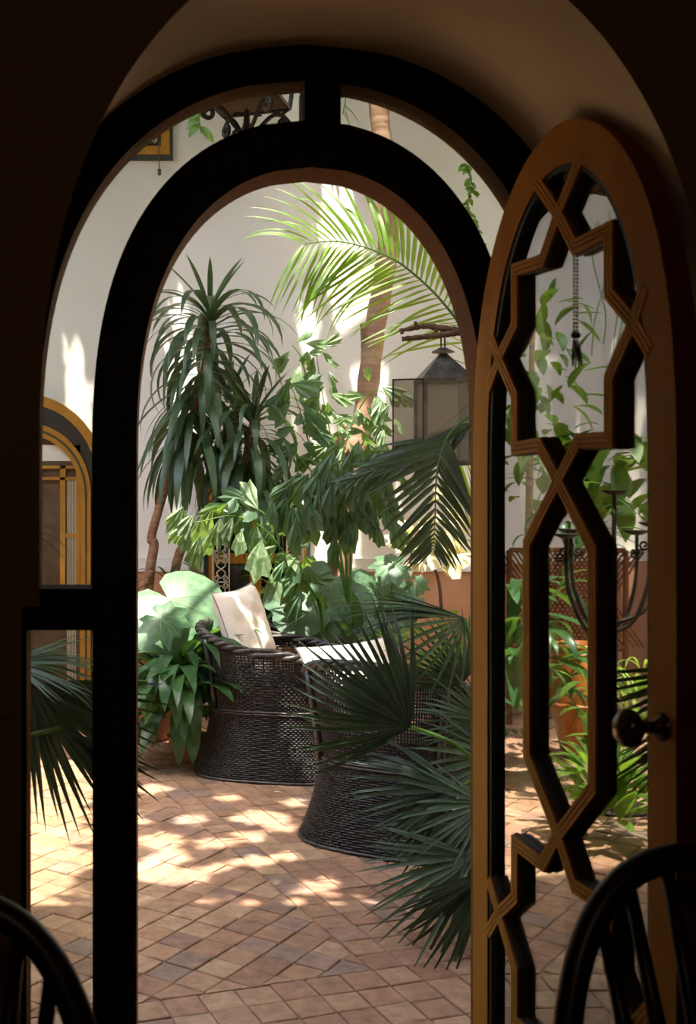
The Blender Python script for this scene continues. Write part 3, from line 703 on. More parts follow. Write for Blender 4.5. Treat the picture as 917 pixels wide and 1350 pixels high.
for e_ in ((-.8, 4.7, 4.9), (.9, 4.8, 5.3), (2.6, 5.4, 5.1), (2.9, 7.2, 5.4), (.3, 6.3, 5.2), (-1.0, 6.9, 5.0)):
    stem(tr_, [top, (top + Vector(e_)) / 2 + Vector((0, 0, .15)), Vector(e_)], (.045, .012), 'bark', 'branch', 7, 14)
# openings in the crown through which the sun reaches these spots
OPEN = []
def sunspot(px, py, Y, r=.12, on_floor=False):
    p = P(px, py, Y) if not on_floor else Vector((GX(px, F * CAMZ / (py - VY)), F * CAMZ / (py - VY), 0))
    OPEN.append((p, r))
for px, py, r_ in ((60, 1050, .10), (75, 1135, .13), (110, 1100, .08), (60, 1165, .09), (200, 1150, .10), (212, 1108, .09), (250, 1080, .07), (240, 1158, .07), (200, 1040, .08), (300, 1052, .05), (345, 1078, .11), (380, 1092, .06), (285, 1112, .06), (330, 1102, .06), (300, 1140, .04), (335, 1135, .05), (375, 1130, .05), (420, 1172, .04), (435, 1160, .03), (405, 1165, .025), (270, 1148, .03), (390, 1058, .05), (225, 1130, .07), (225, 995, .04), (130, 1130, .09), (160, 1080, .09), (130, 1040, .08)):
    sunspot(px, py, 0, r_ - .025, True)
for a in ((455, 545, 7.2, .2), (418, 520, 7.1, .16), (415, 465, 7.1, .2), (490, 530, 6.9, .2), (505, 575, 6.9, .14), (440, 620, 7.9, .09), (425, 690, 7.9, .1), (470, 400, 7.95, .13), (450, 300, 7.95, .12), (430, 560, 7.9, .08),
          (300, 700, 6.5, .2), (335, 715, 6.5, .2), (255, 695, 6.5, .14), (375, 745, 6.6, .1), (215, 780, 6.3, .2), (245, 820, 6.3, .16), (190, 770, 6.3, .14), (262, 850, 6.4, .09),
          (440, 300, 5.2, .16), (380, 335, 5.2, .16), (480, 330, 5.2, .13), (410, 360, 5.2, .13), (350, 350, 5.2, .12), (440, 380, 5.2, .1), (560, 720, 7.3, .14), (590, 735, 7.3, .12), (575, 700, 7.3, .1),
          (430, 850, 5.0, .08), (470, 865, 5.0, .09), (350, 800, 6.0, .05), (290, 800, 6.1, .05), (400, 790, 6.8, .06), (225, 620, 7.95, .05), (240, 500, 7.95, .07), (235, 380, 7.95, .03), (525, 520, 7.95, .06), (530, 640, 7.95, .06), (405, 415, 7.95, .05), (100, 480, 7.95, .06)):
    sunspot(*a[:3], a[3])
def REFW(px, py, Yw=7.95):      # the point of the back wall that the door glass mirrors at this spot
    d = Vector(((px - VX) / F, 1, -(py - VY) / F)); k = HG.dot(LV) / d.dot(LV); h = Vector((0, 0, CAMZ)) + d * k
    r_ = d - 2 * d.dot(LV) * LV; return h + r_ * ((Yw - h.y) / r_.y)
for px, ys, r_ in ((715, (350, 450), -.035), (765, (340, 420, 500), -.02), (748, (480,), -.04), (846, (420, 520), 0.0), (830, (640, 690), .08)):
    for py in ys: OPEN.append((REFW(px, py), r_))
def blocked(p):
    for q_, r_ in OPEN:
        k = (q_.z - p.z) / SUN_D.z; h = p + SUN_D * k
        if (h.x - q_.x) ** 2 + (h.y - q_.y) ** 2 < (r_ + .065) ** 2: return True
    return False
rc = random.Random(11); b = MB(); cnt = 0  # unseen crown leaves, added to shade the courtyard and break up the sun
while cnt < 42000:
    p = Vector((rc.uniform(-5.1, 3.6), rc.uniform(2.8, 7.84), rc.uniform(4.5, 5.7)))
    if p.x < -1.0 and (p.y - .27 * (5.1 - p.z) < 4.9 or rc.random() < .25): continue
    cnt += 1
    if blocked(p): continue
    a = rc.uniform(0, 2 * pi); d = Vector((cos(a), sin(a), rc.uniform(-.5, .1))).normalized(); s_ = Vector((-d.y, d.x, rc.uniform(-.4, .4))).normalized()
    L = rc.uniform(.06, .105); wd = L * .42
    b.add([p - d * L, p + s_ * wd, p + d * L, p - s_ * wd], [(0, 1, 2, 3)])
o = obj('shade_foliage', b, M['canopy'], tr_); tag(o, kind='stuff')

# ---------------------------------------------------------------- fronds
def pinnate(parent, pts, n, L, vset, alpha=(60, 35), up=Vector((0, -.7, .8)), r=.007, seed=0, sides=(1, -1), lfn=None, start=.12, stemm='bush', wx=1.0, hint=Vector((0, -.5, 1)), name='frond', droopadd=0.0):
    r_ = random.Random(seed); K = 60; q = spline(pts, K)
    b = MB(); b.tube(q, [r * (1 - .75 * i / (K - 1)) for i in range(K)], 5); fr = obj(name, b, M[stemm], parent, True)
    for i in range(n):
        t = start + (1 - start) * i / (n - 1); f = t * (K - 1); j = min(int(f), K - 2); p = q[j].lerp(q[j + 1], f - j); T = (q[j + 1] - q[j]).normalized()
        S = T.cross(up).normalized(); al = radians(alpha[0] + (alpha[1] - alpha[0]) * t)
        for sd in sides:
            d = T * cos(al) + S * sd * sin(al) + Vector((0, 0, -droopadd)) + Vector([r_.uniform(-.06, .06) for _ in range(3)])
            l_ = L * (lfn(t) if lfn else sin(pi * (.18 + .74 * t)) ** .6) * r_.uniform(.9, 1.08)
            link('leaflet', pick(V[vset], r_), fr, frame(d, hint, p, l_, wx))
    return fr
YP = 5.2
kp = thing('kentia_palm', 'feather palm whose sunlit yellow green frond arches across the white wall', 'palm', (GX(700, YP), YP, 0))
stem(kp, [Vector((GX(700, YP), YP, 0)), Vector((GX(690, YP), YP, 1.2)), P(640, 520, YP)], (.03, .014), 'bush', 'stem')
pinnate(kp, [P(640, 520, YP), P(612, 440, YP), P(583, 398, YP), P(551, 366, YP), P(519, 342, YP), P(481, 326, YP), P(440, 318, YP - .05), P(400, 322, YP - .1)], 34, .47, 'pinn', (75, 40), up=Vector((0, -1, .15)), r=.008, seed=4, lfn=lambda t: .75 + .3 * sin(pi * t), start=.12, hint=Vector((0, -.75, .8)), wx=.95)
# dark hanging frond in front of the lantern
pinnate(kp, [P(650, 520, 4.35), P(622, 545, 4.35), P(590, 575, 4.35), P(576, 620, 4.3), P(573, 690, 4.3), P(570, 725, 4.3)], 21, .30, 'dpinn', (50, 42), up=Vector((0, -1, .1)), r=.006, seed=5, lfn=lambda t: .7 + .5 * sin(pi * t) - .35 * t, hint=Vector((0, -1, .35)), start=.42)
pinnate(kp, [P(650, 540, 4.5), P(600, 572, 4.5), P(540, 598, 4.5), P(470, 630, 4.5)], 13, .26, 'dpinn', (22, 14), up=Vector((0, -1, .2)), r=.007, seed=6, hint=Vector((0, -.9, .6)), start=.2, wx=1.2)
pinnate(kp, [P(660, 600, 5.6), P(640, 520, 5.6), P(625, 450, 5.6), P(605, 420, 5.6)], 14, .3, 'pinn', (60, 30), up=Vector((0, -1, .2)), r=.006, seed=7, hint=Vector((0, -.6, .9)))
# fishtail palm
fp = thing('fishtail_palm', 'fishtail palm with jagged wedge leaflets hanging before the tree trunk', 'palm', (GX(462, 7.0), 7.0, 0))
for k, (x0, y0_, x1, y1_, x2, y2_) in enumerate([(428, 650, 446, 740, 470, 840), (441, 640, 450, 740, 466, 850), (452, 600, 456, 740, 462, 850), (462, 620, 462, 740, 458, 850)]):
    stem(fp, [P(x2, y2_, 6.8), P(x1, y1_, 6.8), P(x0, y0_, 6.8)], (.010, .006), 'bush', 'cane', 6, 12)
def fish(pts, n, L, seed, vset='fish', parent=fp, sp=1.0, hang=.9, stemm='bush'):
    r_ = random.Random(seed); K = 40; q = spline(pts, K)
    b = MB(); b.tube(q, [.006 * (1 - .6 * i / (K - 1)) for i in range(K)], 5); fr = obj('frond', b, M[stemm], parent, True)
    for i in range(n):
        t = .08 + .92 * i / (n - 1); j = min(int(t * (K - 1)), K - 2); p = q[j]; T = (q[j + 1] - q[j]).normalized(); sd = 1 if i % 2 else -1
        S = T.cross(Vector((0, -1, .3))).normalized()
        off = (S * sd * r_.uniform(.05, .75) + T * r_.uniform(0, .6) + Vector((0, r_.uniform(-.5, .3), -hang * r_.uniform(.6, 1.3)))).normalized()
        a = p + S * sd * r_.uniform(.0, .07) * sp
        link('leaflet', pick(V[vset], r_), fr, frame(off, Vector((r_.uniform(-.9, .9), -1, r_.uniform(-.2, .8))), a, L * r_.uniform(.7, 1.25), r_.uniform(.6, 1.0)))
fish([P(452, 700, 7.1), P(440, 600, 7.1), P(425, 520, 7.1), P(415, 455, 7.1)], 30, .14, 1, 'fish_sunlit', hang=.6)
fish([P(440, 640, 7.0), P(410, 590, 7.0), P(395, 540, 6.95), P(380, 500, 6.9)], 17, .17, 2, hang=.7)
fish([P(430, 560, 7.2), P(405, 500, 7.2), P(396, 470, 7.1), P(385, 455, 7.1)], 12, .14, 3, 'fish_sunlit', hang=.5)
fish([P(450, 600, 7.0), P(470, 545, 7.0), P(495, 515, 6.9), P(520, 530, 6.8)], 18, .15, 4, 'fish_sunlit', hang=.55)
fish([P(455, 640, 7.0), P(475, 590, 7.0), P(495, 560, 6.9), P(510, 560, 6.8)], 14, .14, 5, 'fish_sunlit', hang=.55)
fish([P(430, 640, 7.0), P(400, 610, 6.9), P(385, 590, 6.9), P(372, 585, 6.9)], 10, .16, 9)
fish([P(540, 600, 6.2), P(490, 595, 6.2), P(440, 612, 6.2), P(400, 640, 6.2), P(370, 672, 6.2)], 36, .19, 6, sp=1.4, hang=1.3)
fish([P(510, 610, 6.3), P(470, 640, 6.3), P(450, 670, 6.3), P(425, 690, 6.3)], 18, .20, 7, sp=1.6, hang=1.4)
fish([P(500, 600, 6.4), P(500, 640, 6.3), P(495, 670, 6.3), P(490, 690, 6.3)], 14, .19, 8, sp=1.6, hang=1.2)
# lower bright split leaf branch
sp_ = thing('split_leaf_palm', 'low fishtail palm with pale sunlit split leaves in front of the ironwork window', 'palm', (GX(420, 6.6), 6.6, 0))
stem(sp_, [Vector((GX(425, 6.6), 6.6, 0)), P(425, 820, 6.6), P(405, 770, 6.6), P(390, 745, 6.6)], (.012, .008), 'bush')
fish([P(405, 770, 6.6), P(380, 735, 6.55), P(345, 695, 6.5), P(305, 680, 6.5), P(262, 688, 6.5), P(238, 686, 6.5)], 26, .20, 21, 'fish_sunlit', parent=sp_, hang=.9, sp=1.2)
fish([P(400, 760, 6.6), P(380, 710, 6.6), P(345, 675, 6.6), P(320, 668, 6.6), P(300, 670, 6.6)], 14, .16, 22, parent=sp_, hang=.5)
fish([P(420, 810, 6.5), P(405, 770, 6.5), P(395, 745, 6.5), P(372, 730, 6.5)], 10, .16, 23, parent=sp_, hang=.8)
# yellow-cream sunlit shrub
cr_ = thing('variegated_shrub', 'small sunlit shrub of cream and yellow leaves at the wall ledge', 'shrub', (GX(575, 7.3), 7.3, 0))
stem(cr_, [Vector((GX(585, 7.3), 7.3, 0)), P(580, 780, 7.3), P(565, 740, 7.3)], (.014, .008), 'twig')
fish([P(540, 750, 7.3), P(545, 712, 7.3), P(560, 692, 7.3), P(590, 684, 7.3), P(610, 694, 7.3)], 34, .12, 31, 'croton', cr_, sp=1.8, hang=.6, stemm='twig')
fish([P(560, 745, 7.3), P(580, 720, 7.3), P(600, 708, 7.3), P(612, 712, 7.3)], 20, .13, 32, 'croton', cr_, sp=1.8, hang=.6, stemm='twig')
fish([P(570, 740, 7.3), P(545, 710, 7.3), P(530, 702, 7.3)], 8, .09, 33, 'croton', cr_, sp=1, hang=.2, stemm='twig')

# ---------------------------------------------------------------- clumps
def clump(name, label, cat, base, n, L, pitch, vset, rad=.05, seed=0, az=None, wx=1.0, zr=(0, 0), group=None, par=None, lname='leaf'):
    r_ = random.Random(seed); t_ = par or thing(name, label, cat, (base[0], base[1], 0), group); base = Vector(base)
    for i in range(n):
        a = (i * 2.39996) if az is None else radians(r_.uniform(*az)); pt = radians(r_.uniform(*pitch)); rr_ = rad * sqrt(r_.random())
        p = base + Vector((cos(a) * rr_, sin(a) * rr_, r_.uniform(*zr)))
        link(lname, pick(V[vset], r_), t_, frame((cos(a) * cos(pt), sin(a) * cos(pt), sin(pt)), (0, 0, 1), p, r_.uniform(*L), wx * r_.uniform(.85, 1.15)))
    return t_
ap = clump('cast_iron_plant', 'bushy potted plant with broad drooping dark leaves left of the far wicker armchair', 'plant', P(238, 890, 6.25), 85, (.34, .52), (10, 75), 'asp', .12, 5, zr=(-.2, .10))
clump('', '', '', P(235, 935, 6.2), 44, (.3, .44), (-5, 50), 'asp', .14, 6, zr=(-.05, .1), par=ap)
b = MB(); c = (GX(250, 6.3), 6.3, 0); b.lathe([(0, 0), (.10, 0), (.12, .12), (.13, .13), (.11, .13), (0, .12)], c, 20); obj('pot', b, M['terracotta'], ap, True)
clump('', '', '', P(235, 880, 6.1), 34, (.30, .46), (0, 60), 'asp', .10, 61, az=(-175, -5), zr=(-.12, .08), par=ap)
# big leaves
def bigleaf(parent, base, hub, tip_dir, nrm, L, kind='heart', k=0, pet=.008):
    base, hub = Vector(base), Vector(hub); mid = (base + hub) / 2 + Vector((0, .02, .06))
    b = MB(); b.tube(spline([base, mid, hub], 12), [pet * (1 - .4 * i / 11) for i in range(12)], 6); obj('petiole', b, M['bush'], parent, True)
    d = Vector(tip_dir).normalized(); m = frame(d, nrm, hub, L * .62); m = m @ Matrix.Translation((0, -.22, 0))
    link('leaf', V[kind][k % len(V[kind])], parent, m)
al = thing('elephant_ear', 'elephant ear plant with one huge pale sunlit leaf at the left of the far armchair', 'plant', (GX(245, 6.5), 6.5, 0))
bs = Vector((GX(248, 6.5), 6.5, .05))
bigleaf(al, bs, P(222, 790, 6.3), (.55, -.5, -.5), Vector((-.1, -.85, 1)), .60, 'pale')
bigleaf(al, bs, P(212, 815, 6.1), (.75, -.4, -.42), Vector((.0, -.9, 1)), .36, 'lobed')
bigleaf(al, bs, P(250, 850, 6.4), (.15, -.6, -.7), Vector((.4, -.7, .7)), .40)
bigleaf(al, bs, P(190, 830, 6.2), (-.5, -.4, -.8), Vector((0, -1, .4)), .26, 'lobed')
al2 = thing('elephant_ear', 'elephant ear plant with dark glossy leaves between the far armchair and the tree trunk', 'plant', (GX(425, 6.95), 6.95, 0))
bs = Vector((GX(425, 6.95), 6.95, .05))
for hx, hy, hY, td, nn, L, kd in ((400, 790, 6.75, (-1, -.2, -.25), (0, -.8, 1), .50, 'heart'), (432, 768, 7.0, (-.6, -.3, -.6), (.2, -.9, .9), .42, 'heart'), (455, 790, 6.8, (.3, -.4, -.9), (0, -1, .6), .36, 'heart'), (418, 815, 6.7, (-.4, -.4, -.8), (0, -1, .7), .32, 'heart'), (470, 770, 7.1, (.7, -.2, -.6), (0, -.9, .8), .3, 'heart')):
    bigleaf(al2, bs, P(hx, hy, hY), td, Vector(nn), L, kd)
al3 = thing('philodendron', 'green lobed philodendron against the terracotta dado beside the trunk', 'plant', (GX(500, 7.1), 7.1, 0))
bs = Vector((GX(500, 7.1), 7.1, .05))
for hx, hy, hY, td, nn, L, kd in ((495, 775, 7.1, (.2, -.3, -.9), (0, -1, .4), .42, 'heart'), (520, 745, 7.0, (-.9, -.2, -.2), (0, -.7, 1), .34, 'lobed'), (530, 800, 6.9, (.6, -.3, -.6), (0, -1, .6), .34, 'lobed'), (480, 815, 6.8, (-.5, -.3, -.6), (0, -1, .8), .36, 'heart'), (548, 770, 7.0, (.6, -.3, -.7), (0, -1, .6), .2, 'lobed'), (510, 825, 6.7, (-.2, -.4, -.6), (.2, -1, .8), .32, 'lobed')):
    bigleaf(al3, bs, P(hx, hy, hY), td, Vector(nn), L, kd)
clump('spider_plant', 'light green spider plant in front of the ironwork window', 'plant', P(382, 795, 7.2), 30, (.30, .48), (40, 85), 'grass', .05, 8, wx=1.3)
clump('leafy_shrub', 'low dark leafy shrub behind the armchairs left of the trunk', 'shrub', P(400, 830, 7.1), 34, (.2, .34), (5, 80), 'asp', .22, 9, zr=(-.15, .1))
clump('leafy_shrub', 'low dark leafy shrub behind the armchairs right of the trunk', 'shrub', P(480, 835, 6.9), 34, (.2, .36), (5, 80), 'asp', .2, 10, zr=(-.15, .1))
clump('leafy_bush', 'small leaved bush in the shade behind the near armchair', 'shrub', P(545, 860, 6.3), 70, (.08, .16), (-20, 80), 'bush', .28, 12, zr=(-.2, .12))
clump('leafy_bush', 'small leaved bush half hidden behind the near armchair and the door edge', 'shrub', P(605, 845, 6.2), 70, (.08, .16), (-20, 80), 'bush', .28, 13, zr=(-.2, .15))

# ---------------------------------------------------------------- fan palms
def fan(parent, base, hub, mid, nrm, L, n=26, spread=170, vset='fan', seed=0, lens=.25, pet=.007):
    """hub: Vector; mid: main direction; nrm: plane normal"""
    r_ = random.Random(seed); base, hub = Vector(base), Vector(hub)
    b = MB(); b.tube(spline([base, (base + hub) / 2 + Vector((0, 0, .05)), hub], 12), pet, 6)
    fr = obj('frond', b, M['bush'], parent, True); y = Vector(mid).normalized(); x = y.cross(Vector(nrm)).normalized(); z = x.cross(y)
    for i in range(n):
        a = radians(-spread / 2 + spread * i / (n - 1)) + r_.uniform(-.02, .02)
        d = y * cos(a) + x * sin(a) + z * r_.uniform(-.06, .06)
        l_ = L * (1 - lens * (abs(a) / radians(spread / 2)) ** 2) * r_.uniform(.92, 1.05)
        link('leaflet', pick(V[vset], r_), fr, frame(d, z, hub, l_))
    return fr
fpm = thing('fan_palm', 'dark fan palm with stiff pointed leaves in front of the near wicker armchair', 'palm', (GX(665, 3.9), 3.9, 0))
B0 = Vector((GX(668, 3.95), 3.95, .42))
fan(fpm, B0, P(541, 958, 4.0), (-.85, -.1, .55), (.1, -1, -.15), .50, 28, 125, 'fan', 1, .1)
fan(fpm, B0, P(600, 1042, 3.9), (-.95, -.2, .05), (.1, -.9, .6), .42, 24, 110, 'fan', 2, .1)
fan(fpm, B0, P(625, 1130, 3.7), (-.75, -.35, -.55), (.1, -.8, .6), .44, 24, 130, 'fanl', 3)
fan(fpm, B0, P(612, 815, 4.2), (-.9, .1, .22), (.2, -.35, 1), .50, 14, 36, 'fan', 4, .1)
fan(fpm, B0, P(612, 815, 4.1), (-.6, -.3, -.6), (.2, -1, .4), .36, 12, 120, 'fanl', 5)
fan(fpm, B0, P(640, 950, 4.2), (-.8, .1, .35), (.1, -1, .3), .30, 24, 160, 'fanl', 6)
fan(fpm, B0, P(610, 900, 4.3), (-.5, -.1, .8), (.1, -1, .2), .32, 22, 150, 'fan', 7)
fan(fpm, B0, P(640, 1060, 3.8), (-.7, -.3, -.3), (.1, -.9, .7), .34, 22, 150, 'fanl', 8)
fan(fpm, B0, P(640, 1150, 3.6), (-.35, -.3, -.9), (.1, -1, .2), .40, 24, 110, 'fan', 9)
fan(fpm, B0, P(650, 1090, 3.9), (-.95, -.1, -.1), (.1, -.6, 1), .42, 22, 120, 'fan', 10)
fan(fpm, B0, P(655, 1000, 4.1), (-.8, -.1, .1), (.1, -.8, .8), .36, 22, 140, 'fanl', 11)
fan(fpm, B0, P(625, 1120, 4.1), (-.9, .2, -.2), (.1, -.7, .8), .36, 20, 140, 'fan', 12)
stem(fpm, [Vector((GX(668, 3.95), 3.95, .3)), B0 + Vector((0, 0, .1))], (.05, .045), 'twig', 'trunk', 10, 6)
pot('flower_pot', 'terracotta pot of the fan palm, half behind the open door', (GX(668, 3.95), 3.95, 0), .34, .17)
YQ = 2.95
fpl = thing('fan_palm', 'dark fan palm at the left seen through the glass beside the doorway', 'palm', (-.85, 3.0, 0))
B1 = Vector((-.85, 3.0, .6))
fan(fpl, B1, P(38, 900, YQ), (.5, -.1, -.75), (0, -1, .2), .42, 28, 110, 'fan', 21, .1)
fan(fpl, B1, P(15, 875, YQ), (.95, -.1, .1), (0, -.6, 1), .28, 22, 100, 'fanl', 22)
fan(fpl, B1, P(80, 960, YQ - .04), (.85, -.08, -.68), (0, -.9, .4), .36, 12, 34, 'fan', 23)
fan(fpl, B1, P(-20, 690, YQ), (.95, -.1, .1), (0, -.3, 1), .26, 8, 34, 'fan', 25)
stem(fpl, [Vector((-.85, 3.0, .3)), B1 + Vector((0, 0, .1))], (.05, .045), 'twig', 'trunk', 10, 6)
pot('flower_pot', 'terracotta pot of the left fan palm, hidden beside the doorway', (-.85, 3.0, 0), .36, .17)

# hanging leaves high up
def trail(name, label, pts, n, L, seed, vset='bush', hang=1.0):
    r_ = random.Random(seed); q = spline(pts, 30); t_ = thing(name, label, 'plant', q[0]); b = MB(); b.tube(q, .003, 4); obj('stem', b, M['bush'], t_, True)
    for i in range(n):
        p = q[int(i / (n - 1) * 29)]; a = r_.uniform(0, 2 * pi)
        link('leaf', pick(V[vset], r_), t_, frame((cos(a), sin(a), -hang * r_.uniform(.2, 1)), (0, -1, .5), p, L * r_.uniform(.7, 1.2), 1.2))
trail('ivy', 'ivy trailing down the white wall at the upper right', [P(612, 215, 6.0), P(622, 245, 6.0), P(616, 275, 6.0), P(628, 300, 6.0), P(640, 340, 6.0), P(650, 420, 6.0)], 70, .05, 41)
trail('leafy_twig', 'twig with bright green leaves left of the wrought iron lantern', [P(262, 130, 4.6), P(262, 152, 4.6), P(264, 172, 4.6)], 14, .075, 42)
trail('leafy_twig', 'thin twig of narrow leaves at the top right of the fanlight', [P(468, 90, 5.5), P(458, 120, 5.5), P(452, 150, 5.5)], 12, .11, 43, 'pinn')
# extra light fronds rising at right edge
clump('', '', '', P(640, 700, 5.2), 14, (.3, .45), (60, 88), 'pinn', .08, 44, az=(120, 250), par=kp, lname='leaflet')

# ================================================================ WICKER ARMCHAIRS
def plan(a, z):
    n = 3.4; c, s_ = cos(a), sin(a); x = .335 * math.copysign(abs(c) ** (2 / n), c); y = .325 * math.copysign(abs(s_) ** (2 / n), s_)
    f = interp([(0, 1.20), (.06, 1.145), (.14, 1.06), (.24, .985), (.33, .955), (.45, .985), (.6, 1.05), (.76, 1.13)], z)
    return Vector((x * f, y * f, z))
def rimz(a):
    k = abs((a % (2 * pi)) - pi) / radians(140)      # 0 at back, 1 at arm fronts
    k = min(1, k); s_ = k * k * (3 - 2 * k); return .765 - .155 * s_
A0, A1_ = radians(40), radians(320)
def build_chair(label, loc, rz, group):
    t_ = thing('wicker_armchair', label, 'armchair', loc, group, rz)
    if 'wickmesh' in V:
        for nm, me in V['wickmesh']: link(nm, me, t_, W[t_.name])
        return t_
    out = []
    NS = 84
    b = MB(); z = .012; row = 0       # woven skirt and shell
    while z < .74:
        closed = z < .34; N = 2 * NS if closed else int(2 * NS * (A1_ - A0) / (2 * pi)); pts = []; run = []
        for i in range(N + 1):
            a = (2 * pi * i / N) if closed else A0 + (A1_ - A0) * i / N
            if z > rimz(a) - .02:
                if len(run) > 2: pts.append(run)
                run = []; continue
            p = plan(a, z); d = Vector((p.x, p.y, 0)).normalized(); run.append(p + d * (.0042 * (1 if (i + row) % 2 else -1)))
        if len(run) > 2: pts.append(run)
        lower = z < .40
        for rn in pts: b.tube(rn, .0062 if lower else .0048, 3, caps=False)
        z += .0098 if lower else .0140; row += 1
    me = b.mesh('woven_shell', M['wicker'], True); out.append(('woven_shell', me))
    b = MB()
    for i in range(NS * 2):
        a = 2 * pi * i / (NS * 2); inb = A0 <= a <= A1_
        zt = rimz(a) - .012 if inb else .345
        if not inb and i % 2: continue
        zs = [0.0, .06, .14, .24, .33, .45, .6, zt] if inb else [0, .06, .14, .24, .345]
        if i % 2: zs = [.34, .45, .6, zt]
        b.tube([plan(a, zz) for zz in zs], .0046, 4, caps=False)
    out.append(('stakes', b.mesh('stakes', M['wicker'], True)))
    b = MB(); zs = [.005, .06, .14, .24, .33, .40, .47]; k = 72
    b.add([plan(2 * pi * i / k, zz) * .985 for zz in zs[:5] for i in range(k)], [(r_ * k + i, r_ * k + (i + 1) % k, (r_ + 1) * k + (i + 1) % k, (r_ + 1) * k + i) for r_ in range(4) for i in range(k)])
    q_ = [plan(A0 + (A1_ - A0) * i / k, zz) * .985 for zz in zs[4:] for i in range(k + 1)]
    b.add(q_, [(r_ * (k + 1) + i, r_ * (k + 1) + i + 1, (r_ + 1) * (k + 1) + i + 1, (r_ + 1) * (k + 1) + i) for r_ in range(2) for i in range(k)])
    out.append(('lining', b.mesh('lining', M['wicker'], True)))
    b = MB()                                            # plaited rim: three twisted strands round the edge
    NR = 150
    for k in range(3):
        pts = []
        for i in range(NR + 1):
            a = A0 + (A1_ - A0) * i / NR; c = plan(a, rimz(a)); d = Vector((c.x, c.y, 0)).normalized(); th = i * .42 + k * 2 * pi / 3
            pts.append(c + d * (.017 * cos(th)) + Vector((0, 0, .013 * sin(th))))
        b.tube(pts, .0135, 6)
    out.append(('plaited_rim', b.mesh('plaited_rim', M['wickerrim'], True)))
    b = MB()
    for zb, rb in ((.335, .008), (.348, .008), (.010, .010)):
        for k in range(2):
            pts = [plan(2 * pi * i / 120, zb) + Vector((plan(2 * pi * i / 120, zb).x, plan(2 * pi * i / 120, zb).y, 0)).normalized() * (.006 + .004 * sin(i * 1.2 + k * pi)) for i in range(121)]
            b.tube(pts, rb * .7, 5, caps=False)
    out.append(('braid_band', b.mesh('braid_band', M['wickerrim'], True)))
    for a in (radians(44), radians(135), radians(225), radians(316)):
        b = MB(); b.tube([plan(a, zz) * 1.0 + Vector((cos(a) * .012, sin(a) * .012, 0)) for zz in (.34, .42, .5, .58, rimz(a) - .01)], .017, 10)
        out.append(('corner_post', b.mesh('corner_post', M['pole'], True)))
    b = MB(); ring = [plan(2 * pi * i / 48, .36) for i in range(48)]
    b.add([(p.x * .97, p.y * .97, .36) for p in ring] + [(p.x * .97, p.y * .97, .30) for p in ring], [tuple(range(48)), tuple(range(48, 96))[::-1]] + [(i, 48 + i, 48 + (i + 1) % 48, (i + 1) % 48) for i in range(48)])
    out.append(('seat', b.mesh('seat', M['wicker'])))
    V['wickmesh'] = out
    for nm, me in out: link(nm, me, t_, W[t_.name])
    return t_
CH1 = (.535, 6.12, 0); CH2 = (.985, 4.93, 0)
build_chair('dark wicker tub armchair seen from the side beside the broad leaved plant', CH1, radians(-14), 'dark wicker tub armchairs on the tiled courtyard')
build_chair('nearer dark wicker tub armchair seen from behind, partly covered by the fan palm', CH2, radians(58), 'dark wicker tub armchairs on the tiled courtyard')
def cushion(label, c, w_, h, th, nrm, roll, up=Vector((0, 0, 1))):
    n = Vector(nrm).normalized(); m = frame(n, up, Vector(c))    # local Y = normal, Z = up
    m = m @ Matrix.Rotation(roll, 4, 'Y')
    t_ = tag(link('cushion', None, None, m), label, 'cushion', 'cream cushions in the wicker armchairs')
    N = 18; b = MB(); vs = []
    for sd in (1, -1):
        for i in range(N + 1):
            for j in range(N + 1):
                u_, v_ = 2 * i / N - 1, 2 * j / N - 1
                pin = 1 - .10 * (1 - abs(u_) ** 2) * abs(v_) ** 3 ; pin2 = 1 - .10 * (1 - abs(v_) ** 2) * abs(u_) ** 3
                t2 = th * .5 * ((1 - u_ ** 4) * (1 - v_ ** 4)) ** .42
                wr = .006 * sin(u_ * 7 + v_ * 5) * (1 - u_ * u_) * (1 - v_ * v_) + .004 * sin(v_ * 13 - u_ * 6) * (1 - u_ ** 4) * (1 - v_ ** 4)
                vs.append((u_ * w_ / 2 * pin2, sd * (t2 + wr), v_ * h / 2 * pin))
    k = (N + 1); off = k * k
    fs = [(i * k + j, i * k + j + 1, (i + 1) * k + j + 1, (i + 1) * k + j) for i in range(N) for j in range(N)]
    b.add(vs, fs + [tuple(q_ + off for q_ in f[::-1]) for f in fs]); link('cover', b.mesh('cover', M['linen'], True), t_, m)
    b = MB(); e = []
    for i in range(4 * N + 1):
        s_ = (i // N) % 4; f = 2 * (i % N) / N - 1
        u_, v_ = ((f, -1), (1, f), (-f, 1), (-1, -f))[s_]
        pin = 1 - .10 * (1 - abs(u_) ** 2) * abs(v_) ** 3; pin2 = 1 - .10 * (1 - abs(v_) ** 2) * abs(u_) ** 3
        e.append((u_ * w_ / 2 * pin2, 0, v_ * h / 2 * pin))
    b.tube(e, .0042, 6); link('piping', b.mesh('piping', M['piping'], True), t_, m)
cushion('square cream cushion standing in the far wicker armchair', (.375, 6.12, .80 - .04), .42, .42, .13, (.78, -.55, .32), radians(4))
cushion('cream cushion lying behind the rim of the near wicker armchair', (GX(474, 5.0), 5.05, .63), .50, .40, .15, (.35, -.75, .55), radians(3))

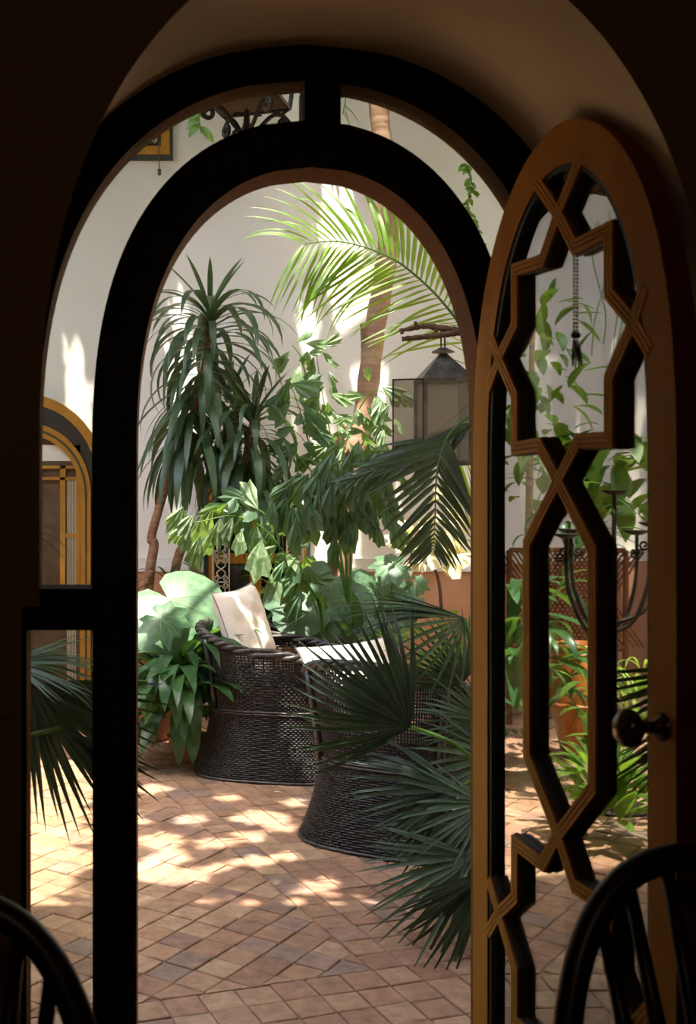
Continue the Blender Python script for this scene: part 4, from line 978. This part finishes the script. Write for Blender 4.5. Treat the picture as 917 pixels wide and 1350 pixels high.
# ================================================================ LANTERN ON A BRANCH
YL = 4.6
br = thing('branch', 'knobbly forked driftwood branch carrying the tin lantern', 'branch', P(620, 440, YL))
b = MB(); b.tube(spline([P(700, 430, YL), P(640, 442, YL), P(612, 438, YL), P(585, 433, YL), P(560, 430, YL), P(545, 433, YL), P(526, 436, YL)], 30), [.020 - .013 * i / 29 + .002 * sin(i * 2.3) for i in range(30)], 8); obj('limb', b, M['twig'], br, True)
b = MB(); b.tube(spline([P(606, 438, YL - .01), P(585, 441, YL - .02), P(560, 444, YL - .02), P(530, 447, YL - .02)], 20), [.014 - .004 * i / 19 + .002 * sin(i * 2.7) for i in range(20)], 8); obj('limb', b, M['twig'], br, True)
for a in ((530, 440), (548, 428), (565, 447), (575, 438)):
    b = MB(); c = P(a[0], a[1], YL - .01); b.tube([c, c + Vector((-.004, -.004, .012))], [.009, .006], 6); obj('knot', b, M['twig'], br, True)
ln = thing('tin_lantern', 'tall square tin lantern with a pyramid top and open glazed door', 'lantern', P(583, 615, YL))
x0, x1 = GX(554, YL), GX(613, YL); zt, zb = GZ(501, YL), GZ(612, YL); cxl = (x0 + x1) / 2; hw = (x1 - x0) / 2; rzl = 0.0
mL = Matrix.Translation((cxl, YL, 0)) @ Matrix.Rotation(rzl, 4, 'Z')
def lan(name, mb, m, sm=False, p=None): mb.v = [tuple(mL @ Vector(v)) for v in mb.v]; return obj(name, mb, M[m], p or ln, sm)
for sx in (-1, 1):
    for sy in (-1, 1):
        b = MB(); b.box((sx * hw - .007, sy * hw - .007, zb), (sx * hw + .007, sy * hw + .007, zt)); lan('corner_bar', b, 'tin')
for zz in (zb, zt - .012):
    b = MB()
    for sx in (-1, 1):
        b.box((sx * hw - .008, -hw, zz), (sx * hw + .008, hw, zz + .014)); b.box((-hw, sx * hw - .008, zz), (hw, sx * hw + .008, zz + .014))
    lan('rail', b, 'tin')
b = MB(); ap_ = GZ(466, YL); h2 = hw + .012
b.add([(-h2, -h2, zt), (h2, -h2, zt), (h2, h2, zt), (-h2, h2, zt), (-.012, -.012, ap_), (.012, -.012, ap_), (.012, .012, ap_), (-.012, .012, ap_)], [(0, 1, 5, 4), (1, 2, 6, 5), (2, 3, 7, 6), (3, 0, 4, 7), (4, 5, 6, 7), (0, 3, 2, 1)]); lan('roof', b, 'tin')
b = MB(); b.lathe([(.0, .012), (.018, .010), (.044, -.004), (.046, -.008), (.015, .0), (.0, .0)], (0, 0, ap_ + .012), 20); lan('cap', b, 'tin', True)
b = MB(); b.box((-.010, -.003, ap_ + .01), (-.005, .003, GZ(434, YL))); b.box((.005, -.003, ap_ + .01), (.010, .003, GZ(434, YL))); b.box((-.010, -.003, GZ(434, YL)), (.010, .003, GZ(431, YL))); lan('hanger', b, 'iron')
b = MB(); b.box((-hw, -hw, zb - .006), (hw, hw, zb)); lan('base', b, 'tin')
for k, (a0_, a1__) in enumerate((((-hw + .007, -hw - .001, zb + .014), (hw - .007, -hw + .001, zt - .012)), ((-hw + .007, hw - .001, zb + .014), (hw - .007, hw + .001, zt - .012)), ((hw - .001, -hw + .007, zb + .014), (hw + .001, hw - .007, zt - .012)))):
    b = MB(); b.box(a0_, a1__); lan('pane', b, 'lanternglass')
b = MB(); dz0, dz1 = zb, zt - .002; L2_ = .125
for a in ((0, dz0, L2_, dz0 + .006), (0, dz1 - .006, L2_, dz1), (0, dz0, .006, dz1), (L2_ - .006, dz0, L2_, dz1)): b.box((-a[2], -.003, a[1]), (-a[0], .003, a[3]))
md = Matrix.Translation((-hw - .004, -hw, 0)) @ Matrix.Rotation(radians(-14), 4, 'Z'); b.v = [tuple(md @ Vector(v)) for v in b.v]; dd = lan('lantern_door', b, 'iron')
b = MB(); b.box((-L2_ + .006, -.001, dz0 + .006), (-.006, .001, dz1 - .006)); b.v = [tuple(mL @ md @ Vector(v)) for v in b.v]; obj('pane', b, M['lanternglass'], dd)

# ---------------------------------------------------------------- wrought iron lantern seen through the fanlight
YI = 4.0
il = thing('wrought_iron_lantern', 'big wrought iron lantern with curled scroll arms seen through the fanlight', 'lantern', P(327, 185, YI))
c = P(325, 180, YI); pz = GZ(134, YI); hp = .14
b = MB(); th0 = radians(25); cs = [Vector((c.x + hp * 1.25 * cos(th0 + k * pi / 2), c.y + hp * 1.25 * sin(th0 + k * pi / 2), pz)) for k in range(4)]
top4 = [Vector((c.x + (v.x - c.x) * 1.35, c.y + (v.y - c.y) * 1.35, pz + .42)) for v in cs]
b.add(cs + [v + Vector((0, 0, .012)) for v in cs], [(0, 3, 2, 1), (4, 5, 6, 7), (0, 1, 5, 4), (1, 2, 6, 5), (2, 3, 7, 6), (3, 0, 4, 7)]); obj('bottom_plate', b, M['rust'], il)
for k in range(4):
    b = MB(); b.tube([cs[k], top4[k]], .009, 6); b.tube([top4[k], top4[(k + 1) % 4]], .009, 6); b.tube([cs[k], cs[(k + 1) % 4]], .008, 6); obj('frame_bar', b, M['iron'], il)
b = MB(); b.add(top4 + [Vector((c.x, c.y, pz + .62))], [(0, 1, 4), (1, 2, 4), (2, 3, 4), (3, 0, 4), (0, 3, 2, 1)]); obj('roof', b, M['iron'], il)
b = MB(); b.tube([(c.x, c.y, pz + .6), (c.x, c.y, 5.3)], .006, 6); b.tube([(c.x, c.y, 5.3), (c.x, 2.7, 5.15)], .014, 6); obj('hanger', b, M['iron'], il)
b = MB(); b.lathe([(0, -.03), (.02, -.02), (.026, 0), (.02, .02), (.012, .05), (.01, .09), (.0, .1)], c, 12); obj('hub', b, M['iron'], il, True)
for k in range(4):
    dr_ = (cs[k] - Vector((c.x, c.y, pz))).normalized(); zz = Vector((0, 0, 1)); b = MB()
    pts = spline([c + dr_ * .01, c + dr_ * .05 + zz * .035, c + dr_ * .10 + zz * .085, c + dr_ * .14 + zz * .095, c + dr_ * .175 + zz * .07], 14)
    pts += scroll(c + dr_ * .150 + zz * .066, .027, .2, 1.1, -1, 14, dr_, zz)[1:]
    b.tube(pts, .0085, 6); b.tube(scroll(c + dr_ * .035 - zz * .005, .024, 2.0, 1.3, -1, 14, dr_, zz), .007, 6)
    b.tube([cs[k], c + dr_ * .14 + zz * .095], .006, 5)
    obj('scroll_arm', b, M['iron'], il, True)
for k in (0, 1):
    b = MB(); s_ = -1 if k else 1; b.tube([c + Vector((0, 0, .075)), c + Vector((s_ * .02, 0, .083)), c + Vector((s_ * .038, 0, .078)), c + Vector((s_ * .055, 0, .072))], [.003, .003, .009, .001], 6); obj('iron_leaf', b, M['iron'], il, True)

# ================================================================ THINGS SEEN BY REFLECTION (left part of the courtyard)
def mvec(px, py, Y): return MIR(px, py, Y)
jc = mvec(752, 990, 6.3); jc.z = 0
jar = thing('clay_jar', 'tall ochre clay jar mirrored in the glass of the open door', 'jar', jc)
jh = GZ(848, 6.3); b = MB()
b.lathe([(0, 0), (.07, 0), (.085, .02), (.13, jh * .35), (.158, jh * .46), (.165, jh * .50), (.16, jh * .56), (.15, jh * .75), (.125, jh * .9), (.115, jh * .94), (.135, jh * .96), (.135, jh), (.115, jh), (.1, jh * .93)], jc, 32); obj('body', b, M['jar'], jar, True)
for zz, r_ in ((.49, .170), (.92, .128)):
    b = MB(); pts = [jc + Vector((cos(a_ * pi / 24) * r_, sin(a_ * pi / 24) * r_, jh * zz + .004 * sin(a_ * 2.2))) for a_ in range(49)]; b.tube(pts, .009, 6); obj('rope_band', b, M['jar'], jar, True)
# candelabra
cc = mvec(800, 900, 5.3); cc.z = 0
cd_ = thing('iron_candelabra', 'standing iron candelabra with scrolled arms mirrored in the open door', 'candelabra', cc)
b = MB(); b.tube([cc, cc + Vector((0, 0, GZ(820, 5.3)))], .012, 8); b.lathe([(0, .0), (.16, 0), (.15, .015), (.03, .03), (.012, .08)], cc, 20); obj('stand', b, M['iron'], cd_, True)
vx = (mvec(900, 650, 5.3) - mvec(700, 650, 5.3)); vx.z = 0; vx.normalize(); vy = Vector((-vx.y, vx.x, 0))
for k, (dx, dy, zt_) in enumerate(((-.245, .05, 705), (-.17, -.1, 700), (-.035, .08, 648), (.16, .02, 690), (.15, -.12, 702), (.27, .03, 640))):
    zz = GZ(zt_, 5.3); base = cc + Vector((0, 0, GZ(850, 5.3) + .02 * k)); tip = cc + vx * dx + vy * dy + Vector((0, 0, zz))
    dr_ = Vector((tip.x - base.x, tip.y - base.y, 0)); L = dr_.length; dr_.normalize(); h = tip.z - base.z
    arm = spline([base, base + dr_ * L * .55 + Vector((0, 0, h * .12)), base + dr_ * L * .95 + Vector((0, 0, h * .5)), tip - Vector((0, 0, .03)), tip], 16)
    b = MB(); b.tube(arm, .010, 6)
    for s_ in (-1, 1): b.tube(scroll(tip + dr_ * s_ * .032 - Vector((0, 0, .10)), .026, (0 if s_ < 0 else pi), 1.3, s_, 12, dr_), .0055, 5)
    a_ = obj('arm', b, M['iron'], cd_, True)
    b = MB(); b.lathe([(0, -.018), (.025, -.015), (.054, .0), (.057, .006), (.0, .003)], tip, 16); obj('candle_dish', b, M['iron'], a_, True)
# lattice screen
lt = thing('lattice_screen', 'brown wooden lattice screen mirrored in the open door', 'screen', mvec(740, 870, 7.2))
lc = mvec(740, 790, 7.2); lx = Vector((.9, .35, 0)).normalized(); b = MB()
for k in range(-9, 10):
    for sg in (-1, 1):
        p = lc + lx * (k * .03); b.tube([p + lx * (-.2 * sg) + Vector((0, 0, -.3)), p + lx * (.2 * sg) + Vector((0, 0, .3))], .007, 4)
for zz in (-.31, .31): b.tube([lc - lx * .36 + Vector((0, 0, zz)), lc + lx * .36 + Vector((0, 0, zz))], .018, 6)
for s_ in (-.36, .36): b.tube([lc + lx * s_ + Vector((0, 0, .31)), Vector((lc.x, lc.y, 0)) + lx * s_], .018, 6)
obj('lattice', b, M['lattice'], lt)
def mclump(px, py, Y, *a, **k): p = mvec(px, py, Y); return a, k, p
mp = mvec(694, 560, 6.8)
bt = thing('young_tree', 'slender leafy tree mirrored in the left panes of the open door', 'tree', (mp.x, mp.y, 0))
stem(bt, [Vector((mp.x, mp.y, 0)), Vector((mp.x + .03, mp.y, 1.0)), Vector((mp.x, mp.y, 2.6))], (.035, .015), 'bark', 'trunk')
clump('', '', '', mp, 150, (.12, .24), (-60, 70), 'bush', .3, 51, zr=(-.5, .75), par=bt)
mp = mvec(745, 700, 6.6)
sh = clump('fatsia_shrub', 'broad leaved green shrub mirrored in the middle of the open door', 'shrub', mp, 60, (.14, .26), (-20, 70), 'asp', .26, 52, zr=(-.1, .5))
sh2 = clump('leafy_shrub', 'dark leafy shrub mirrored low in the left panes of the open door', 'shrub', mvec(680, 850, 5.9), 90, (.22, .42), (-20, 80), 'asp', .22, 53, zr=(-.5, .35))
sh3 = clump('drooping_shrub', 'shrub with pale drooping leaves mirrored under the star of the open door', 'shrub', mvec(800, 640, 6.9), 70, (.18, .3), (-50, 60), 'bush', .28, 54, zr=(-.2, .35))
mp = mvec(835, 925, 4.9)
fe = clump('asparagus_fern', 'feathery bright green fern mirrored beside the knob of the open door', 'fern', mp, 50, (.18, .34), (0, 80), 'grass', .1, 55, zr=(-.1, .15), wx=.8)
clump('', '', '', mp + Vector((.0, .0, -.1)), 120, (.07, .14), (-40, 80), 'bush', .3, 56, zr=(-.35, .2), par=fe)
mp = mvec(790, 1060, 4.7)
clump('creeping_fern', 'small bright fern mirrored beside the bright tiles of the open door', 'fern', mp, 60, (.10, .2), (0, 80), 'bush', .12, 57, zr=(-.05, .15))
p0 = mvec(845, 430, 6.6)
hv = thing('hanging_vine', 'thin bare hanging vine mirrored at the right edge of the open door', 'vine', p0)
for k in range(16):
    x_ = R.uniform(-.35, .35); y_ = R.uniform(-.2, .2); L = R.uniform(.5, 1.2)
    pts = [p0 + Vector((x_ + .05 * sin(j * 1.3 + k), y_, .6 - L * j / 4)) for j in range(5)]
    b = MB(); b.tube(spline(pts, 12), .004, 4); obj('tendril', b, M['bush'], hv, True)

# ================================================================ ROOM CHAIRS (hoop back, in the dark foreground)
def windsor(label, cx, cy, zt, half, rz, seed=0):
    t_ = thing('hoop_back_chair', label, 'chair', (cx, cy, 0), 'dark hoop back chairs in the dim room', rz); SH = .45
    def ob(name, b, par=t_, sm=True): return link(name, b.mesh(name, M['chairwood'], sm), par, W[t_.name])
    hoop = []
    for i in range(41):
        a = pi * i / 40; c_, s_ = cos(a), sin(a)
        x = half * math.copysign(abs(c_) ** .8, c_) * (1.0 if s_ > .3 else 1 - .18 * (1 - s_ / .3)); z = SH + (zt - SH) * (s_ ** .62)
        hoop.append(Vector((x, -.17 * ((z - SH) / (zt - SH)), z)))
    b = MB(); b.tube(hoop, .019, 12); ob('hoop', b)
    b = MB(); ring = []
    for i in range(36):
        a = 2 * pi * i / 36; ring.append((.225 * math.copysign(abs(cos(a)) ** .7, cos(a)), .21 + .215 * math.copysign(abs(sin(a)) ** .7, sin(a)) - .0, 0))
    b.add([(x, y, SH + .02) for x, y, z in ring] + [(x * .96, .21 + (y - .21) * .96, SH - .02) for x, y, z in ring], [tuple(range(36)), tuple(range(36, 72))[::-1]] + [(i, 36 + i, 36 + (i + 1) % 36, (i + 1) % 36) for i in range(36)]); ob('seat', b)
    for k in range(-4, 5):
        x = k * half * .18; i = min(range(41), key=lambda i_: abs(hoop[i_].x - x * 1.22) + (0 if hoop[i_].z > SH + .2 else 9))
        top_ = hoop[i]; b = MB(); bt_ = Vector((x * .85, .03, SH + .015)); b.tube([bt_, bt_.lerp(top_, .35), bt_.lerp(top_, .7), top_], [.009, .0125, .011, .009], 8); ob('spindle', b)
    for sx in (-1, 1):
        for sy, yy in ((-1, .06), (1, .36)):
            b = MB(); a = Vector((sx * .15, yy, SH - .01)); e = Vector((sx * .21, yy + sy * .06, 0)); b.tube([a, a.lerp(e, .3), a.lerp(e, .55), e], [.014, .021, .018, .012], 10); ob('leg', b)
        b = MB(); b.tube([(sx * .185, .035, .2), (sx * .185, .385, .2)], [.012, .012], 8); ob('stretcher', b)
    b = MB(); b.tube([(-.185, .21, .2), (.185, .21, .2)], .012, 8); ob('stretcher', b)
windsor('dark hoop back chair at the bottom right in front of the open door', .71, 1.36, .982, .225, pi)
windsor('dark hoop back chair at the bottom left, only its curved back in view', -.286, 1.21, .973, .215, pi)

# fallen leaf on the tiles
p = P(360, 1043, 5.55); p.z = .012
single('fallen_leaf', strap(.3, .5, BROAD, n=5), M['croton'], 'small pale fallen leaf on the tiles by the far armchair', 'leaf', (0, 0, 0))
fo = bpy.data.objects['fallen_leaf']; fo.matrix_local = frame((1, .2, .1), (0, 0, 1), p, .055)
for ob_ in list(bpy.data.objects):
    if ob_.type == 'MESH' and ob_.data.name.startswith('dummy'): bpy.data.objects.remove(ob_)
